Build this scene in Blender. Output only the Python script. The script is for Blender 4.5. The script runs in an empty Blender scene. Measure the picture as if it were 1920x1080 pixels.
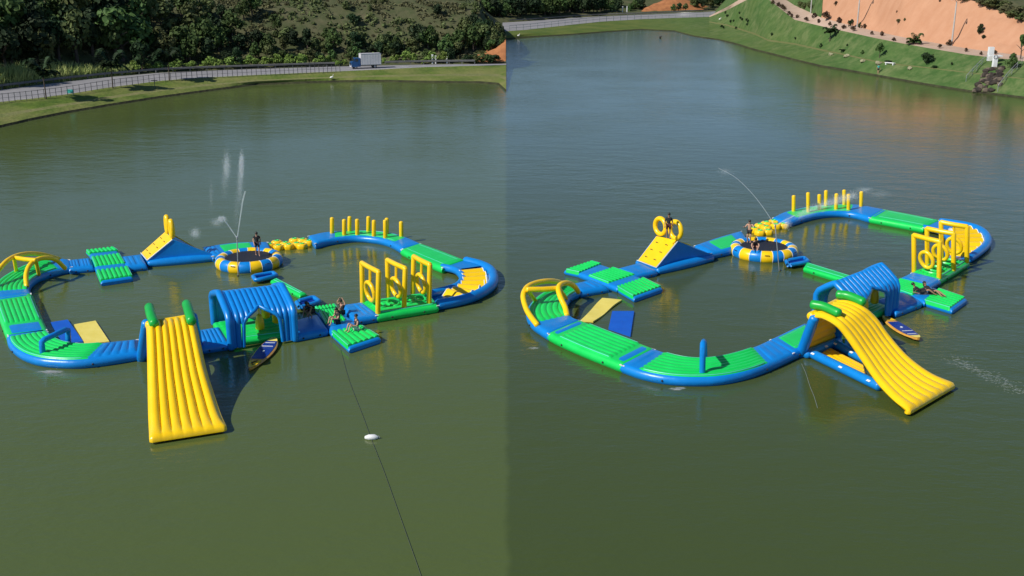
import bpy, bmesh, math, random
from mathutils import Vector, Matrix, Quaternion, noise
random.seed(7)
R = math.radians
V = Vector
S = bpy.context.scene
C = S.collection

# ------------------------------------------------------------------ camera
F = 2000.0                      # focal length in pixels of a 1920 wide frame
YH = -80.0                      # row of the horizon (above the frame)
H = 20.0                        # drone height over the water
TH = math.atan((540 - YH) / F)
cam_d = bpy.data.cameras.new('camera')
cam_d.sensor_width = 36; cam_d.lens = 36 * F / 1920
cam_d.clip_start = 0.5; cam_d.clip_end = 6000
cam = bpy.data.objects.new('camera', cam_d); C.objects.link(cam)
cam.location = (0, 0, H); cam.rotation_euler = (math.pi / 2 - TH, 0, 0)
S.camera = cam
S.render.resolution_x = 1024; S.render.resolution_y = 576

# ------------------------------------------------------------------ world, sun, exposure
LIGHT = V((0.78, 0.50, -0.80)).normalized()      # the way the sunlight travels
W = bpy.data.worlds.new('World'); S.world = W; W.use_nodes = True
wn = W.node_tree.nodes; wl = W.node_tree.links
sky = wn.new('ShaderNodeTexSky'); sky.sky_type = 'NISHITA'; sky.sun_disc = False
sky.sun_elevation = math.asin(-LIGHT.z); sky.sun_rotation = math.atan2(-LIGHT.x, -LIGHT.y)
sky.air_density = 0.7; sky.dust_density = 0.05; sky.ozone_density = 4.0
bg = wn['Background']; bg.inputs['Strength'].default_value = 0.085
wl.new(sky.outputs['Color'], bg.inputs['Color'])
sun_d = bpy.data.lights.new('sun', 'SUN'); sun_d.energy = 3.7; sun_d.angle = R(0.5); sun_d.color = (1.0, 0.955, 0.88)
sun = bpy.data.objects.new('sun', sun_d); C.objects.link(sun)
sun.rotation_euler = LIGHT.to_track_quat('-Z', 'Y').to_euler()
S.view_settings.view_transform = 'Standard'; S.view_settings.look = 'None'
S.view_settings.gamma = 1; S.view_settings.exposure = 0.35; S.view_settings.use_curve_mapping = False

# ------------------------------------------------------------------ measuring: from the photograph's rows and columns to metres
CT, ST = math.cos(TH), math.sin(TH)
def ray(px, py):
    dx, dy = px - 960, 540 - py
    return V((dx, F * CT + dy * ST, -F * ST + dy * CT))
def P(px, py, z=0.0):
    d = ray(px, py); t = (z - H) / d.z
    return V((0, 0, H)) + d * t
def PY(px, py, Y):
    d = ray(px, py); t = Y / d.y
    return V((0, 0, H)) + d * t
def over(base, px, py):         # point seen at (px,py) as far away as base
    return PY(px, py, base.y)
def radial(p, d, z):
    q = V((p.x, p.y, 0)); l = q.length
    q = q * ((l + d) / l); q.z = z
    return q

# ------------------------------------------------------------------ materials
def mat(name, col, rough=0.5, col2=None, scale=3.0, bump=0.0, bscale=20.0, spec=0.5, rnd=0.0, detail=4, coat=0.0, metal=0.0):
    m = bpy.data.materials.new(name); m.use_nodes = True
    n = m.node_tree.nodes; l = m.node_tree.links; b = n['Principled BSDF']
    b.inputs['Base Color'].default_value = (*col, 1); b.inputs['Roughness'].default_value = rough
    b.inputs['Specular IOR Level'].default_value = spec; b.inputs['Metallic'].default_value = metal
    b.inputs['Coat Weight'].default_value = coat
    tc = n.new('ShaderNodeTexCoord')
    out = None
    if col2 is not None:
        nt = n.new('ShaderNodeTexNoise'); nt.inputs['Scale'].default_value = scale; nt.inputs['Detail'].default_value = detail
        nt.inputs['Roughness'].default_value = 0.65
        l.new(tc.outputs['Object'], nt.inputs['Vector'])
        cr = n.new('ShaderNodeValToRGB'); cr.color_ramp.elements[0].position = 0.35; cr.color_ramp.elements[1].position = 0.65
        cr.color_ramp.elements[0].color = (*col, 1); cr.color_ramp.elements[1].color = (*col2, 1)
        l.new(nt.outputs['Fac'], cr.inputs['Fac']); out = cr.outputs['Color']
    if rnd:
        oi = n.new('ShaderNodeObjectInfo'); hs = n.new('ShaderNodeHueSaturation')
        mr = n.new('ShaderNodeMapRange'); mr.inputs['To Min'].default_value = 1 - rnd; mr.inputs['To Max'].default_value = 1 + rnd
        mh = n.new('ShaderNodeMapRange'); mh.inputs['To Min'].default_value = 0.5 - rnd * 0.07; mh.inputs['To Max'].default_value = 0.5 + rnd * 0.07
        l.new(oi.outputs['Random'], mr.inputs['Value']); l.new(mr.outputs['Result'], hs.inputs['Value'])
        l.new(oi.outputs['Random'], mh.inputs['Value']); l.new(mh.outputs['Result'], hs.inputs['Hue'])
        if out: l.new(out, hs.inputs['Color'])
        else: hs.inputs['Color'].default_value = (*col, 1)
        out = hs.outputs['Color']
    if out: l.new(out, b.inputs['Base Color'])
    if bump:
        bt = n.new('ShaderNodeTexNoise'); bt.inputs['Scale'].default_value = bscale; bt.inputs['Detail'].default_value = 3
        l.new(tc.outputs['Object'], bt.inputs['Vector'])
        bp = n.new('ShaderNodeBump'); bp.inputs['Strength'].default_value = bump; bp.inputs['Distance'].default_value = 0.05
        l.new(bt.outputs['Fac'], bp.inputs['Height']); l.new(bp.outputs['Normal'], b.inputs['Normal'])
    return m
M = {}
M['blue'] = mat('blue_pvc', (0.002, 0.200, 0.59), 0.34, (0.003, 0.225, 0.65), 1.3, 0.35, 2.2, 0.5)
M['cyan'] = mat('pale_welt', (0.10, 0.55, 0.50), 0.4, (0.14, 0.60, 0.56), 3)
M['navy'] = mat('navy_pvc', (0.004, 0.03, 0.22), 0.4, (0.006, 0.04, 0.28), 2.0, 0.2, 4)
M['green'] = mat('green_pvc', (0.006, 0.58, 0.085), 0.36, (0.010, 0.64, 0.110), 1.1, 0.3, 2.4, 0.45)
M['dgreen'] = mat('green_bumper_pvc', (0.006, 0.36, 0.04), 0.36, (0.008, 0.41, 0.05), 1.2, 0.2, 3)
M['yellow'] = mat('yellow_pvc', (0.92, 0.56, 0.004), 0.30, (0.95, 0.60, 0.007), 1.1, 0.3, 2.2, 0.5)
M['cream'] = mat('pale_yellow_foam', (0.76, 0.62, 0.11), 0.6, (0.82, 0.68, 0.15), 1.5, 0.15, 6)
M['bluemat'] = mat('blue_foam', (0.003, 0.09, 0.50), 0.5, (0.004, 0.11, 0.56), 1.5, 0.15, 6)
M['white'] = mat('white_pvc', (0.78, 0.80, 0.76), 0.45, (0.70, 0.73, 0.70), 3)
M['mesh'] = mat('black_mesh', (0.010, 0.010, 0.014), 0.6, (0.018, 0.018, 0.025), 8, 0.2, 40)
M['black'] = mat('black_rubber', (0.012, 0.012, 0.013), 0.6, (0.02, 0.02, 0.02), 6)
M['skin'] = mat('skin', (0.52, 0.30, 0.20), 0.55, (0.46, 0.25, 0.16), 6)
M['skin2'] = mat('tanned_skin', (0.36, 0.19, 0.115), 0.55, (0.32, 0.165, 0.10), 6)
M['hair'] = mat('dark_hair', (0.012, 0.009, 0.008), 0.5, (0.02, 0.015, 0.012), 10)
M['cloth_black'] = mat('black_cloth', (0.014, 0.014, 0.017), 0.85, (0.022, 0.022, 0.026), 12)
M['cloth_white'] = mat('pale_cloth', (0.62, 0.60, 0.60), 0.85, (0.55, 0.53, 0.54), 12)
M['cloth_dark'] = mat('maroon_cloth', (0.06, 0.012, 0.014), 0.85, (0.08, 0.016, 0.02), 12)
M['steel'] = mat('galvanised_steel', (0.42, 0.43, 0.44), 0.45, (0.34, 0.35, 0.36), 5, metal=0.5)
M['dsteel'] = mat('dark_steel', (0.06, 0.06, 0.065), 0.5, (0.09, 0.085, 0.08), 5)
M['concrete'] = mat('concrete', (0.50, 0.47, 0.43), 0.9, (0.40, 0.38, 0.35), 2, 0.3, 12)
M['whitewash'] = mat('whitewashed_wall', (0.80, 0.80, 0.78), 0.8, (0.70, 0.70, 0.68), 1.5)
M['rope'] = mat('dark_rope', (0.07, 0.085, 0.065), 0.8, (0.08, 0.095, 0.07), 10)
M['pglint'] = mat('pale_glint', (0.20, 0.24, 0.21), 0.8, (0.16, 0.19, 0.17), 10)  # pale tone painted for a ripple's reflection
M['buoy'] = mat('white_buoy', (0.80, 0.80, 0.78), 0.4, (0.70, 0.70, 0.66), 5)
M['wood_board'] = mat('orange_board', (0.72, 0.38, 0.06), 0.3, (0.58, 0.28, 0.045), 5, 0.1, 10)
M['rail'] = mat('guard_rail', (0.16, 0.155, 0.15), 0.6, (0.11, 0.11, 0.10), 2)
M['asphalt'] = mat('asphalt', (0.27, 0.26, 0.265), 0.9, (0.21, 0.205, 0.21), 0.25, 0.3, 3)
M['line'] = mat('road_paint', (0.7, 0.7, 0.66), 0.8, (0.55, 0.55, 0.5), 1.0)
M['path'] = mat('pale_path', (0.50, 0.36, 0.27), 0.95, (0.43, 0.30, 0.21), 0.3, 0.3, 2)
M['earth'] = mat('orange_earth', (0.52, 0.275, 0.16), 0.95, (0.47, 0.235, 0.13), 0.16, 0.4, 1.2, 0.2, detail=8)
M['redearth'] = mat('red_earth', (0.46, 0.19, 0.075), 0.95, (0.30, 0.12, 0.05), 0.6, 0.8, 1.5, 0.2, detail=8)
M['bark'] = mat('bark', (0.10, 0.075, 0.055), 0.9, (0.06, 0.045, 0.035), 6, 0.5, 12)
M['rock'] = mat('brown_rock', (0.060, 0.045, 0.032), 0.9, (0.016, 0.012, 0.010), 1.5, 0.6, 4)
M['rock2'] = mat('pale_brown_rock', (0.17, 0.13, 0.09), 0.9, (0.09, 0.07, 0.05), 1.5, 0.6, 4)
M['prock'] = mat('pale_rock', (0.34, 0.31, 0.18), 0.9, (0.26, 0.24, 0.14), 1.5, 0.6, 4)
M['leaf_a'] = mat('broad_leaf', (0.034, 0.068, 0.016), 0.7, (0.078, 0.122, 0.032), 0.55, spec=0.2, rnd=0.28)
M['leaf_b'] = mat('olive_leaf', (0.060, 0.078, 0.024), 0.7, (0.115, 0.135, 0.046), 0.55, spec=0.2, rnd=0.28)
M['leaf_c'] = mat('dark_leaf', (0.012, 0.026, 0.010), 0.7, (0.030, 0.056, 0.018), 0.55, spec=0.2, rnd=0.28)
M['leaf_l'] = mat('light_leaf', (0.13, 0.21, 0.035), 0.7, (0.22, 0.30, 0.07), 0.4, spec=0.2, rnd=0.2)
M['reed'] = mat('pale_reed', (0.24, 0.31, 0.085), 0.7, (0.36, 0.40, 0.14), 0.4, spec=0.2)
M['leaf_r'] = mat('reddish_leaf', (0.050, 0.030, 0.018), 0.7, (0.085, 0.055, 0.028), 0.9, spec=0.2, rnd=0.25)
M['scrub'] = mat('dry_scrub_leaf', (0.085, 0.088, 0.040), 0.8, (0.130, 0.120, 0.060), 0.5, spec=0.1, rnd=0.25)
M['birdwhite'] = mat('white_feathers', (0.78, 0.77, 0.72), 0.8, (0.7, 0.68, 0.62), 5)
M['birddark'] = mat('dark_feathers', (0.03, 0.028, 0.025), 0.8, (0.05, 0.045, 0.04), 5)
M['beak'] = mat('beak', (0.6, 0.35, 0.05), 0.6, (0.5, 0.3, 0.05), 5)
M['truckblue'] = mat('blue_truck_paint', (0.010, 0.065, 0.20), 0.3, (0.012, 0.075, 0.23), 2, coat=0.3)
M['truckwhite'] = mat('white_truck_panel', (0.62, 0.61, 0.62), 0.5, (0.55, 0.54, 0.55), 0.8)
M['glass'] = mat('dark_glass', (0.02, 0.025, 0.03), 0.08, (0.025, 0.03, 0.035), 3, spec=0.8)
M['teal'] = mat('teal_board', (0.05, 0.42, 0.36), 0.5, (0.04, 0.36, 0.32), 3)
M['lamp'] = mat('lamp_glass', (0.6, 0.6, 0.55), 0.3, (0.55, 0.55, 0.5), 3)

def ground_mat(name, cols, scales, bump=0.6, bs=1.5):
    """three colour mix by two noises, world coordinates"""
    m = bpy.data.materials.new(name); m.use_nodes = True
    n = m.node_tree.nodes; l = m.node_tree.links; b = n['Principled BSDF']
    b.inputs['Roughness'].default_value = 0.95; b.inputs['Specular IOR Level'].default_value = 0.15
    tc = n.new('ShaderNodeTexCoord'); prev = None
    for i, s in enumerate(scales):
        nt = n.new('ShaderNodeTexNoise'); nt.inputs['Scale'].default_value = s; nt.inputs['Detail'].default_value = 7; nt.inputs['Roughness'].default_value = 0.7
        l.new(tc.outputs['Object'], nt.inputs['Vector'])
        mr = n.new('ShaderNodeMapRange'); mr.inputs['From Min'].default_value = 0.38; mr.inputs['From Max'].default_value = 0.62
        l.new(nt.outputs['Fac'], mr.inputs['Value'])
        mx = n.new('ShaderNodeMix'); mx.data_type = 'RGBA'
        l.new(mr.outputs['Result'], mx.inputs['Factor'])
        if prev is None: mx.inputs[6].default_value = (*cols[0], 1)
        else: l.new(prev, mx.inputs[6])
        mx.inputs[7].default_value = (*cols[i + 1], 1); prev = mx.outputs[2]
    l.new(prev, b.inputs['Base Color'])
    bt = n.new('ShaderNodeTexNoise'); bt.inputs['Scale'].default_value = bs; bt.inputs['Detail'].default_value = 6
    l.new(tc.outputs['Object'], bt.inputs['Vector'])
    bp = n.new('ShaderNodeBump'); bp.inputs['Strength'].default_value = bump; bp.inputs['Distance'].default_value = 0.3
    l.new(bt.outputs['Fac'], bp.inputs['Height']); l.new(bp.outputs['Normal'], b.inputs['Normal'])
    return m
M['grass'] = ground_mat('bank_grass', [(0.115, 0.165, 0.026), (0.060, 0.110, 0.016), (0.185, 0.190, 0.060)], [0.35, 0.12])
M['grass2'] = ground_mat('bright_grass', [(0.080, 0.145, 0.038), (0.150, 0.180, 0.070), (0.050, 0.108, 0.026)], [0.10, 0.45])
def blend_mat(name, a, b_, x0, x1):
    """drier grass a turning into fresher grass b_ along the shore"""
    m = M[b_].copy(); m.name = name; n = m.node_tree.nodes; l = m.node_tree.links; p = n['Principled BSDF']
    src = p.inputs['Base Color'].links[0].from_socket
    tc = n.new('ShaderNodeTexCoord'); sx = n.new('ShaderNodeSeparateXYZ'); l.new(tc.outputs['Object'], sx.inputs['Vector'])
    nt = n.new('ShaderNodeTexNoise'); nt.inputs['Scale'].default_value = 0.09; nt.inputs['Detail'].default_value = 6; l.new(tc.outputs['Object'], nt.inputs['Vector'])
    ma = n.new('ShaderNodeMath'); ma.operation = 'MULTIPLY_ADD'; ma.inputs[1].default_value = 22.0; l.new(nt.outputs['Fac'], ma.inputs[0]); l.new(sx.outputs['X'], ma.inputs[2])
    mr = n.new('ShaderNodeMapRange'); mr.inputs['From Min'].default_value = x0 + 11; mr.inputs['From Max'].default_value = x1 + 11; l.new(ma.outputs[0], mr.inputs['Value'])
    n2 = n.new('ShaderNodeTexNoise'); n2.inputs['Scale'].default_value = 0.2; n2.inputs['Detail'].default_value = 7; l.new(tc.outputs['Object'], n2.inputs['Vector'])
    cr = n.new('ShaderNodeValToRGB'); cr.color_ramp.elements[0].position = .38; cr.color_ramp.elements[1].position = .62
    cr.color_ramp.elements[0].color = (*a[0], 1); cr.color_ramp.elements[1].color = (*a[1], 1); l.new(n2.outputs['Fac'], cr.inputs['Fac'])
    mx = n.new('ShaderNodeMix'); mx.data_type = 'RGBA'; l.new(mr.outputs['Result'], mx.inputs['Factor']); l.new(cr.outputs['Color'], mx.inputs[6]); l.new(src, mx.inputs[7]); l.new(mx.outputs[2], p.inputs['Base Color'])
    return m
M['grass_mix'] = blend_mat('shore_grass', ((0.125, 0.150, 0.034), (0.080, 0.120, 0.024)), 'grass2', 30, 66)
M['strip'] = ground_mat('dry_grass_strip', [(0.17, 0.185, 0.06), (0.13, 0.16, 0.045), (0.20, 0.19, 0.08)], [0.2, 0.5])
M['hill'] = ground_mat('hill_scrub', [(0.088, 0.094, 0.042), (0.118, 0.108, 0.058), (0.060, 0.076, 0.030)], [0.06, 0.30], 1.0, 0.6)
M['mud'] = ground_mat('dark_shore_mud', [(0.045, 0.045, 0.022), (0.065, 0.070, 0.03), (0.03, 0.03, 0.018)], [0.3, 1.0])
M['bed'] = ground_mat('far_ground', [(0.08, 0.10, 0.03), (0.06, 0.08, 0.025), (0.10, 0.10, 0.05)], [0.02, 0.1])

def streak_earth():
    m = M['earth']; n = m.node_tree.nodes; l = m.node_tree.links
    nt = [x for x in n if x.type == 'TEX_NOISE'][0]; tc = [x for x in n if x.type == 'TEX_COORD'][0]
    mp = n.new('ShaderNodeMapping'); mp.inputs['Scale'].default_value = (3.5, 3.5, 0.5); l.new(tc.outputs['Object'], mp.inputs['Vector']); l.new(mp.outputs['Vector'], nt.inputs['Vector'])
streak_earth()
def water_mat():
    m = bpy.data.materials.new('murky_green_water'); m.use_nodes = True
    n = m.node_tree.nodes; l = m.node_tree.links; b = n['Principled BSDF']
    b.inputs['Roughness'].default_value = 0.135; b.inputs['IOR'].default_value = 1.333
    tc = n.new('ShaderNodeTexCoord')
    # base colour splits along a line from the headland tip: paler left, darker right
    sx = n.new('ShaderNodeSeparateXYZ'); l.new(tc.outputs['Object'], sx.inputs['Vector'])
    nt = n.new('ShaderNodeTexNoise'); nt.inputs['Scale'].default_value = 0.6; nt.inputs['Detail'].default_value = 4
    l.new(tc.outputs['Object'], nt.inputs['Vector'])
    m1 = n.new('ShaderNodeMath'); m1.operation = 'MULTIPLY_ADD'; m1.inputs[1].default_value = 0.0058; l.new(sx.outputs['Y'], m1.inputs[0]); l.new(sx.outputs['X'], m1.inputs[2])
    ma = n.new('ShaderNodeMath'); ma.operation = 'MULTIPLY_ADD'; ma.inputs[1].default_value = 0.5
    l.new(nt.outputs['Fac'], ma.inputs[0]); l.new(m1.outputs[0], ma.inputs[2])
    mr = n.new('ShaderNodeMapRange'); mr.interpolation_type = 'SMOOTHSTEP'; mr.inputs['From Min'].default_value = 0.1; mr.inputs['From Max'].default_value = 0.45
    l.new(ma.outputs[0], mr.inputs['Value'])
    mx = n.new('ShaderNodeMix'); mx.data_type = 'RGBA'
    mx.inputs[6].default_value = (0.082, 0.112, 0.030, 1); mx.inputs[7].default_value = (0.058, 0.082, 0.021, 1)
    l.new(mr.outputs['Result'], mx.inputs['Factor']); l.new(mx.outputs[2], b.inputs['Base Color'])
    mp = n.new('ShaderNodeMapping'); mp.inputs['Scale'].default_value = (0.55, 1.0, 1.0); mp.inputs['Rotation'].default_value = (0, 0, R(12))
    l.new(tc.outputs['Object'], mp.inputs['Vector'])
    wp = n.new('ShaderNodeTexNoise'); wp.inputs['Scale'].default_value = 0.06; wp.inputs['Detail'].default_value = 3; l.new(tc.outputs['Object'], wp.inputs['Vector'])
    wr = n.new('ShaderNodeMapRange'); wr.inputs['From Min'].default_value = .35; wr.inputs['From Max'].default_value = .65; wr.inputs['To Min'].default_value = .55; wr.inputs['To Max'].default_value = 1.35; l.new(wp.outputs['Fac'], wr.inputs['Value'])
    prev = None
    for s, st, d in ((0.5, 0.15, 0.35), (1.7, 0.14, 0.12), (5.0, 0.22, 0.05)):
        t = n.new('ShaderNodeTexNoise'); t.inputs['Scale'].default_value = s; t.inputs['Detail'].default_value = 3; t.inputs['Roughness'].default_value = 0.55
        l.new(mp.outputs['Vector'], t.inputs['Vector'])
        bp = n.new('ShaderNodeBump'); bp.inputs['Strength'].default_value = st; bp.inputs['Distance'].default_value = d
        sm = n.new('ShaderNodeMath'); sm.operation = 'MULTIPLY'; sm.inputs[1].default_value = st; l.new(wr.outputs['Result'], sm.inputs[0]); l.new(sm.outputs[0], bp.inputs['Strength'])
        l.new(t.outputs['Fac'], bp.inputs['Height'])
        if prev: l.new(prev, bp.inputs['Normal'])
        prev = bp.outputs['Normal']
    l.new(prev, b.inputs['Normal'])
    return m
M['water'] = water_mat()
def spray_mat(name, alpha):
    m = bpy.data.materials.new(name); m.use_nodes = True
    n = m.node_tree.nodes; l = m.node_tree.links; b = n['Principled BSDF']
    b.inputs['Base Color'].default_value = (0.82, 0.86, 0.88, 1); b.inputs['Roughness'].default_value = 0.3
    nt = n.new('ShaderNodeTexNoise'); nt.inputs['Scale'].default_value = 4.0
    tc = n.new('ShaderNodeTexCoord'); l.new(tc.outputs['Object'], nt.inputs['Vector'])
    mr = n.new('ShaderNodeMapRange'); mr.inputs['To Min'].default_value = alpha * 0.6; mr.inputs['To Max'].default_value = alpha * 1.4
    l.new(nt.outputs['Fac'], mr.inputs['Value']); l.new(mr.outputs['Result'], b.inputs['Alpha'])
    return m
M['jet'] = spray_mat('jet_water', 0.35)
M['drop'] = spray_mat('spray_drops', 0.16)
M['foam'] = spray_mat('foam_flecks', 0.10)

# ------------------------------------------------------------------ mesh building
class MB:
    def __init__(s): s.v = []; s.f = []; s.mi = []; s.cur = 0
    def add(s, vs, fs):
        o = len(s.v); s.v += [tuple(x) for x in vs]
        for f in fs: s.f.append(tuple(i + o for i in f)); s.mi.append(s.cur)
    def grid(s, rows, closed_u=False, closed_v=False):
        nr, nc = len(rows), len(rows[0]); vs = [p for r in rows for p in r]; fs = []
        for i in range(nr if closed_v else nr - 1):
            for j in range(nc if closed_u else nc - 1):
                a = i * nc + j; b = i * nc + (j + 1) % nc; c = ((i + 1) % nr) * nc + (j + 1) % nc; d = ((i + 1) % nr) * nc + j
                fs.append((a, b, c, d))
        s.add(vs, fs)
    def fan(s, loop, centre=None, flip=False):
        if centre is None: centre = sum((V(p) for p in loop), V()) / len(loop)
        n = len(loop); fs = [((j + 1) % n, j, n) if flip else (j, (j + 1) % n, n) for j in range(n)]
        s.add(list(loop) + [centre], fs)
    def tube(s, pts, r, n=10, cap=True, closed=False, flat=1.0):
        pts = [V(p) for p in pts]; m = len(pts)
        rr = r if isinstance(r, (list, tuple)) else [r] * m
        tans = []
        for i in range(m):
            if closed: t = pts[(i + 1) % m] - pts[i - 1]
            else: t = pts[min(i + 1, m - 1)] - pts[max(i - 1, 0)]
            tans.append(t.normalized() if t.length > 1e-9 else V((0, 0, 1)))
        up = V((0, 0, 1)) if abs(tans[0].z) < 0.9 else V((0, 1, 0))
        x = tans[0].cross(up).normalized(); rows = []
        seq = list(range(m))
        def ring(c, x, y, rad): return [c + (x * math.cos(a) + y * flat * math.sin(a)) * rad for a in (2 * math.pi * k / n for k in range(n))]
        for i in seq:
            t = tans[i]; x = (x - t * x.dot(t)).normalized(); y = t.cross(x)
            if i == 0 and cap and not closed:
                for a in (80, 50, 22): rows.append(ring(pts[0] - t * rr[0] * 0.6 * math.sin(R(a)), x, y, rr[0] * math.cos(R(a))))
            rows.append(ring(pts[i], x, y, rr[i]))
            if i == m - 1 and cap and not closed:
                for a in (22, 50, 80): rows.append(ring(pts[-1] + t * rr[-1] * 0.6 * math.sin(R(a)), x, y, rr[-1] * math.cos(R(a))))
        s.grid(rows, closed_u=True, closed_v=closed)
        if not closed: s.fan(rows[0], flip=True); s.fan(rows[-1])
    def box(s, c, ax, ay, az):
        c, ax, ay, az = V(c), V(ax), V(ay), V(az)
        vs = [c + ax * i + ay * j + az * k for i in (-1, 1) for j in (-1, 1) for k in (-1, 1)]
        s.add(vs, [(0, 1, 3, 2), (4, 6, 7, 5), (0, 4, 5, 1), (2, 3, 7, 6), (0, 2, 6, 4), (1, 5, 7, 3)])
    def bar(s, a, b, w, h=None):
        a, b = V(a), V(b); t = (b - a).normalized(); up = V((0, 0, 1)) if abs(t.z) < 0.95 else V((0, 1, 0))
        x = t.cross(up).normalized(); y = x.cross(t); h = h or w
        s.box((a + b) / 2, x * w / 2, y * h / 2, (b - a) / 2)
    def ellipsoid(s, c, rx, ry, rz, nu=10, nv=7, rot=None):
        c = V(c); rows = []
        for i in range(nv):
            a = math.pi * (i + 0.5) / nv - math.pi / 2
            row = []
            for j in range(nu):
                b = 2 * math.pi * j / nu; p = V((rx * math.cos(a) * math.cos(b), ry * math.cos(a) * math.sin(b), rz * math.sin(a)))
                if rot: p = rot @ p
                row.append(c + p)
            rows.append(row)
        s.grid(rows, closed_u=True)
        e = V((0, 0, rz)); e = rot @ e if rot else e
        s.fan(rows[0], c - e, flip=True); s.fan(rows[-1], c + e)
    def mesh(s, name, mats, smooth=True):
        me = bpy.data.meshes.new(name); me.from_pydata(s.v, [], s.f)
        if not isinstance(mats, (list, tuple)): mats = [mats]
        for x in mats: me.materials.append(M[x] if isinstance(x, str) else x)
        if len(mats) > 1: me.polygons.foreach_set('material_index', s.mi)
        if smooth: me.polygons.foreach_set('use_smooth', [True] * len(me.polygons))
        me.update()
        bm = bmesh.new(); bm.from_mesh(me); bmesh.ops.recalc_face_normals(bm, faces=bm.faces); bm.to_mesh(me); bm.free()
        if smooth:
            try: me.set_sharp_from_angle(angle=R(50))
            except Exception: pass
        return me
    def build(s, name, mats, parent=None, smooth=True):
        o = bpy.data.objects.new(name, s.mesh(name, mats, smooth)); C.objects.link(o)
        if parent is not None:
            o.parent = parent; o.matrix_parent_inverse = Matrix.Translation(-root_of(parent))
        return o
def root_of(p):
    """a thing is an unrotated Empty at its base; its parts are modelled in world metres"""
    return p.location.copy() if (p.parent is None and p.type == 'EMPTY') else V((0, 0, 0))
def tag(o, label=None, cat=None, group=None, kind=None):
    if label: o['label'] = label
    if cat: o['category'] = cat
    if group: o['group'] = group
    if kind: o['kind'] = kind
    return o
def thing(name, label, cat, loc, group=None):
    o = bpy.data.objects.new(name, None); C.objects.link(o); o.location = loc; o.empty_display_size = 0.3
    return tag(o, label, cat, group)
def copy_tree(o, parent=None):
    c = o.copy(); C.objects.link(c)
    if parent is not None:
        c.parent = parent; c.matrix_parent_inverse = o.matrix_parent_inverse.copy()
    for ch in list(o.children): copy_tree(ch, c)
    return c

def spline(pts, n):
    """Catmull-Rom through pts, n samples at even chord length"""
    pts = [V(p) for p in pts]
    if len(pts) == 2: return [pts[0].lerp(pts[1], i / (n - 1)) for i in range(n)]
    q = [pts[0] * 2 - pts[1]] + pts + [pts[-1] * 2 - pts[-2]]
    dense = []
    for i in range(1, len(q) - 2):
        for k in range(12):
            t = k / 12; a, b, c, d = q[i - 1:i + 3]
            dense.append(0.5 * (2 * b + (c - a) * t + (2 * a - 5 * b + 4 * c - d) * t * t + (3 * b - a - 3 * c + d) * t ** 3))
    dense.append(pts[-1]); L = [0]
    for i in range(1, len(dense)): L.append(L[-1] + (dense[i] - dense[i - 1]).length)
    out = []; j = 0
    for i in range(n):
        g = L[-1] * i / (n - 1)
        while j < len(L) - 2 and L[j + 1] < g: j += 1
        d = L[j + 1] - L[j]; t = (g - L[j]) / d if d > 1e-9 else 0
        out.append(dense[j].lerp(dense[j + 1], min(1, max(0, t))))
    return out
def sample(pl, t):
    x = t * (len(pl) - 1); i = min(int(x), len(pl) - 2); return pl[i].lerp(pl[i + 1], x - i)

# ================================================================== SETTING
def strip_mesh(name, rows, m, parent=None, sub=6, jit=0.0, jscale=0.3, seed=0, nx=4, fixed=()):
    """loft rows of world points (same count) with in-between samples"""
    cols = (len(rows[0]) - 1) * nx + 1
    rr = [[sample(r, j / (cols - 1)) for j in range(cols)] for r in rows]
    dense = []
    for i in range(len(rr) - 1):
        k = sub if isinstance(sub, int) else sub[i]
        for a in range(k):
            row = []
            for j in range(cols):
                p = rr[i][j].lerp(rr[i + 1][j], a / k)
                if jit and not (i == 0 and a == 0):
                    if not (a == 0 and i in fixed):
                        p = p + V((0, 0, jit * noise.noise(V((p.x * jscale, p.y * jscale, seed)))))
                row.append(p)
            dense.append(row)
    dense.append(rr[-1])
    b = MB(); b.grid(dense); o = b.build(name, m, parent); tag(o, kind='structure'); return o

# ground and water
b = MB(); b.box((0, 1000, -3.2), (2500, 0, 0), (0, 2500, 0), (0, 0, 0.2)); tag(b.build('ground', 'bed', smooth=False), kind='structure')
b = MB(); b.add([(-420, -160, 0), (420, -160, 0), (420, 520, 0), (-420, 520, 0)], [(0, 1, 2, 3)])
tag(b.build('lake_water', 'water', smooth=False), kind='structure')

# ---- the headland on the left: bank, road, wooded hill
LX = [-420, -200, -90, 0, 60, 130, 200, 300, 380, 480, 600, 700, 800, 900, 935, 949]
L_shore = [345, 288, 262, 240, 226, 212, 200, 184, 173, 160, 155, 153, 155, 156, 159, 172]
L_fence = [270, 228, 208, 193, 187, 178, 166, 153, 147, 142, 136.5, 132, 126.5, 123.5, 122.5, 122]
L_near = [267, 226, 206, 191, 185, 176, 164.5, 151.5, 145.5, 140.5, 135.2, 130.8, 125.6, 123, 122.1, 121.7]
L_far = [236, 200, 182, 168.5, 161, 152.5, 145, 136.5, 133, 129.5, 125.5, 123, 121, 120, 119.6, 119.3]
def zrow(xs, ys, z): return [P(x, y, z[i] if isinstance(z, (list, tuple)) else z) for i, (x, y) in enumerate(zip(xs, ys))]
shore = zrow(LX, L_shore, 0.0)
under = [radial(p, -2.5, -1.0) for p in shore]
lip = [radial(p, 0.5, 0.28) for p in shore]
L_t = [0.45] * len(LX)
terr = zrow(LX, [s + (f - s) * 0.42 for s, f in zip(L_shore, L_fence)], 0.62)
terr2 = zrow(LX, [s + (f - s) * 0.56 for s, f in zip(L_shore, L_fence)], 0.72)
fence = zrow(LX, L_fence, 1.25)
near = zrow(LX, L_near, 1.30)
far = zrow(LX, L_far, 1.30)
strip_mesh('shore_edge', [under, shore, lip], 'mud', sub=2)
strip_mesh('grass_bank', [lip, terr], 'grass', sub=4, jit=0.12, jscale=0.5, fixed=(0,))
strip_mesh('bank_path', [terr, terr2], 'strip', sub=2)
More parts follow.
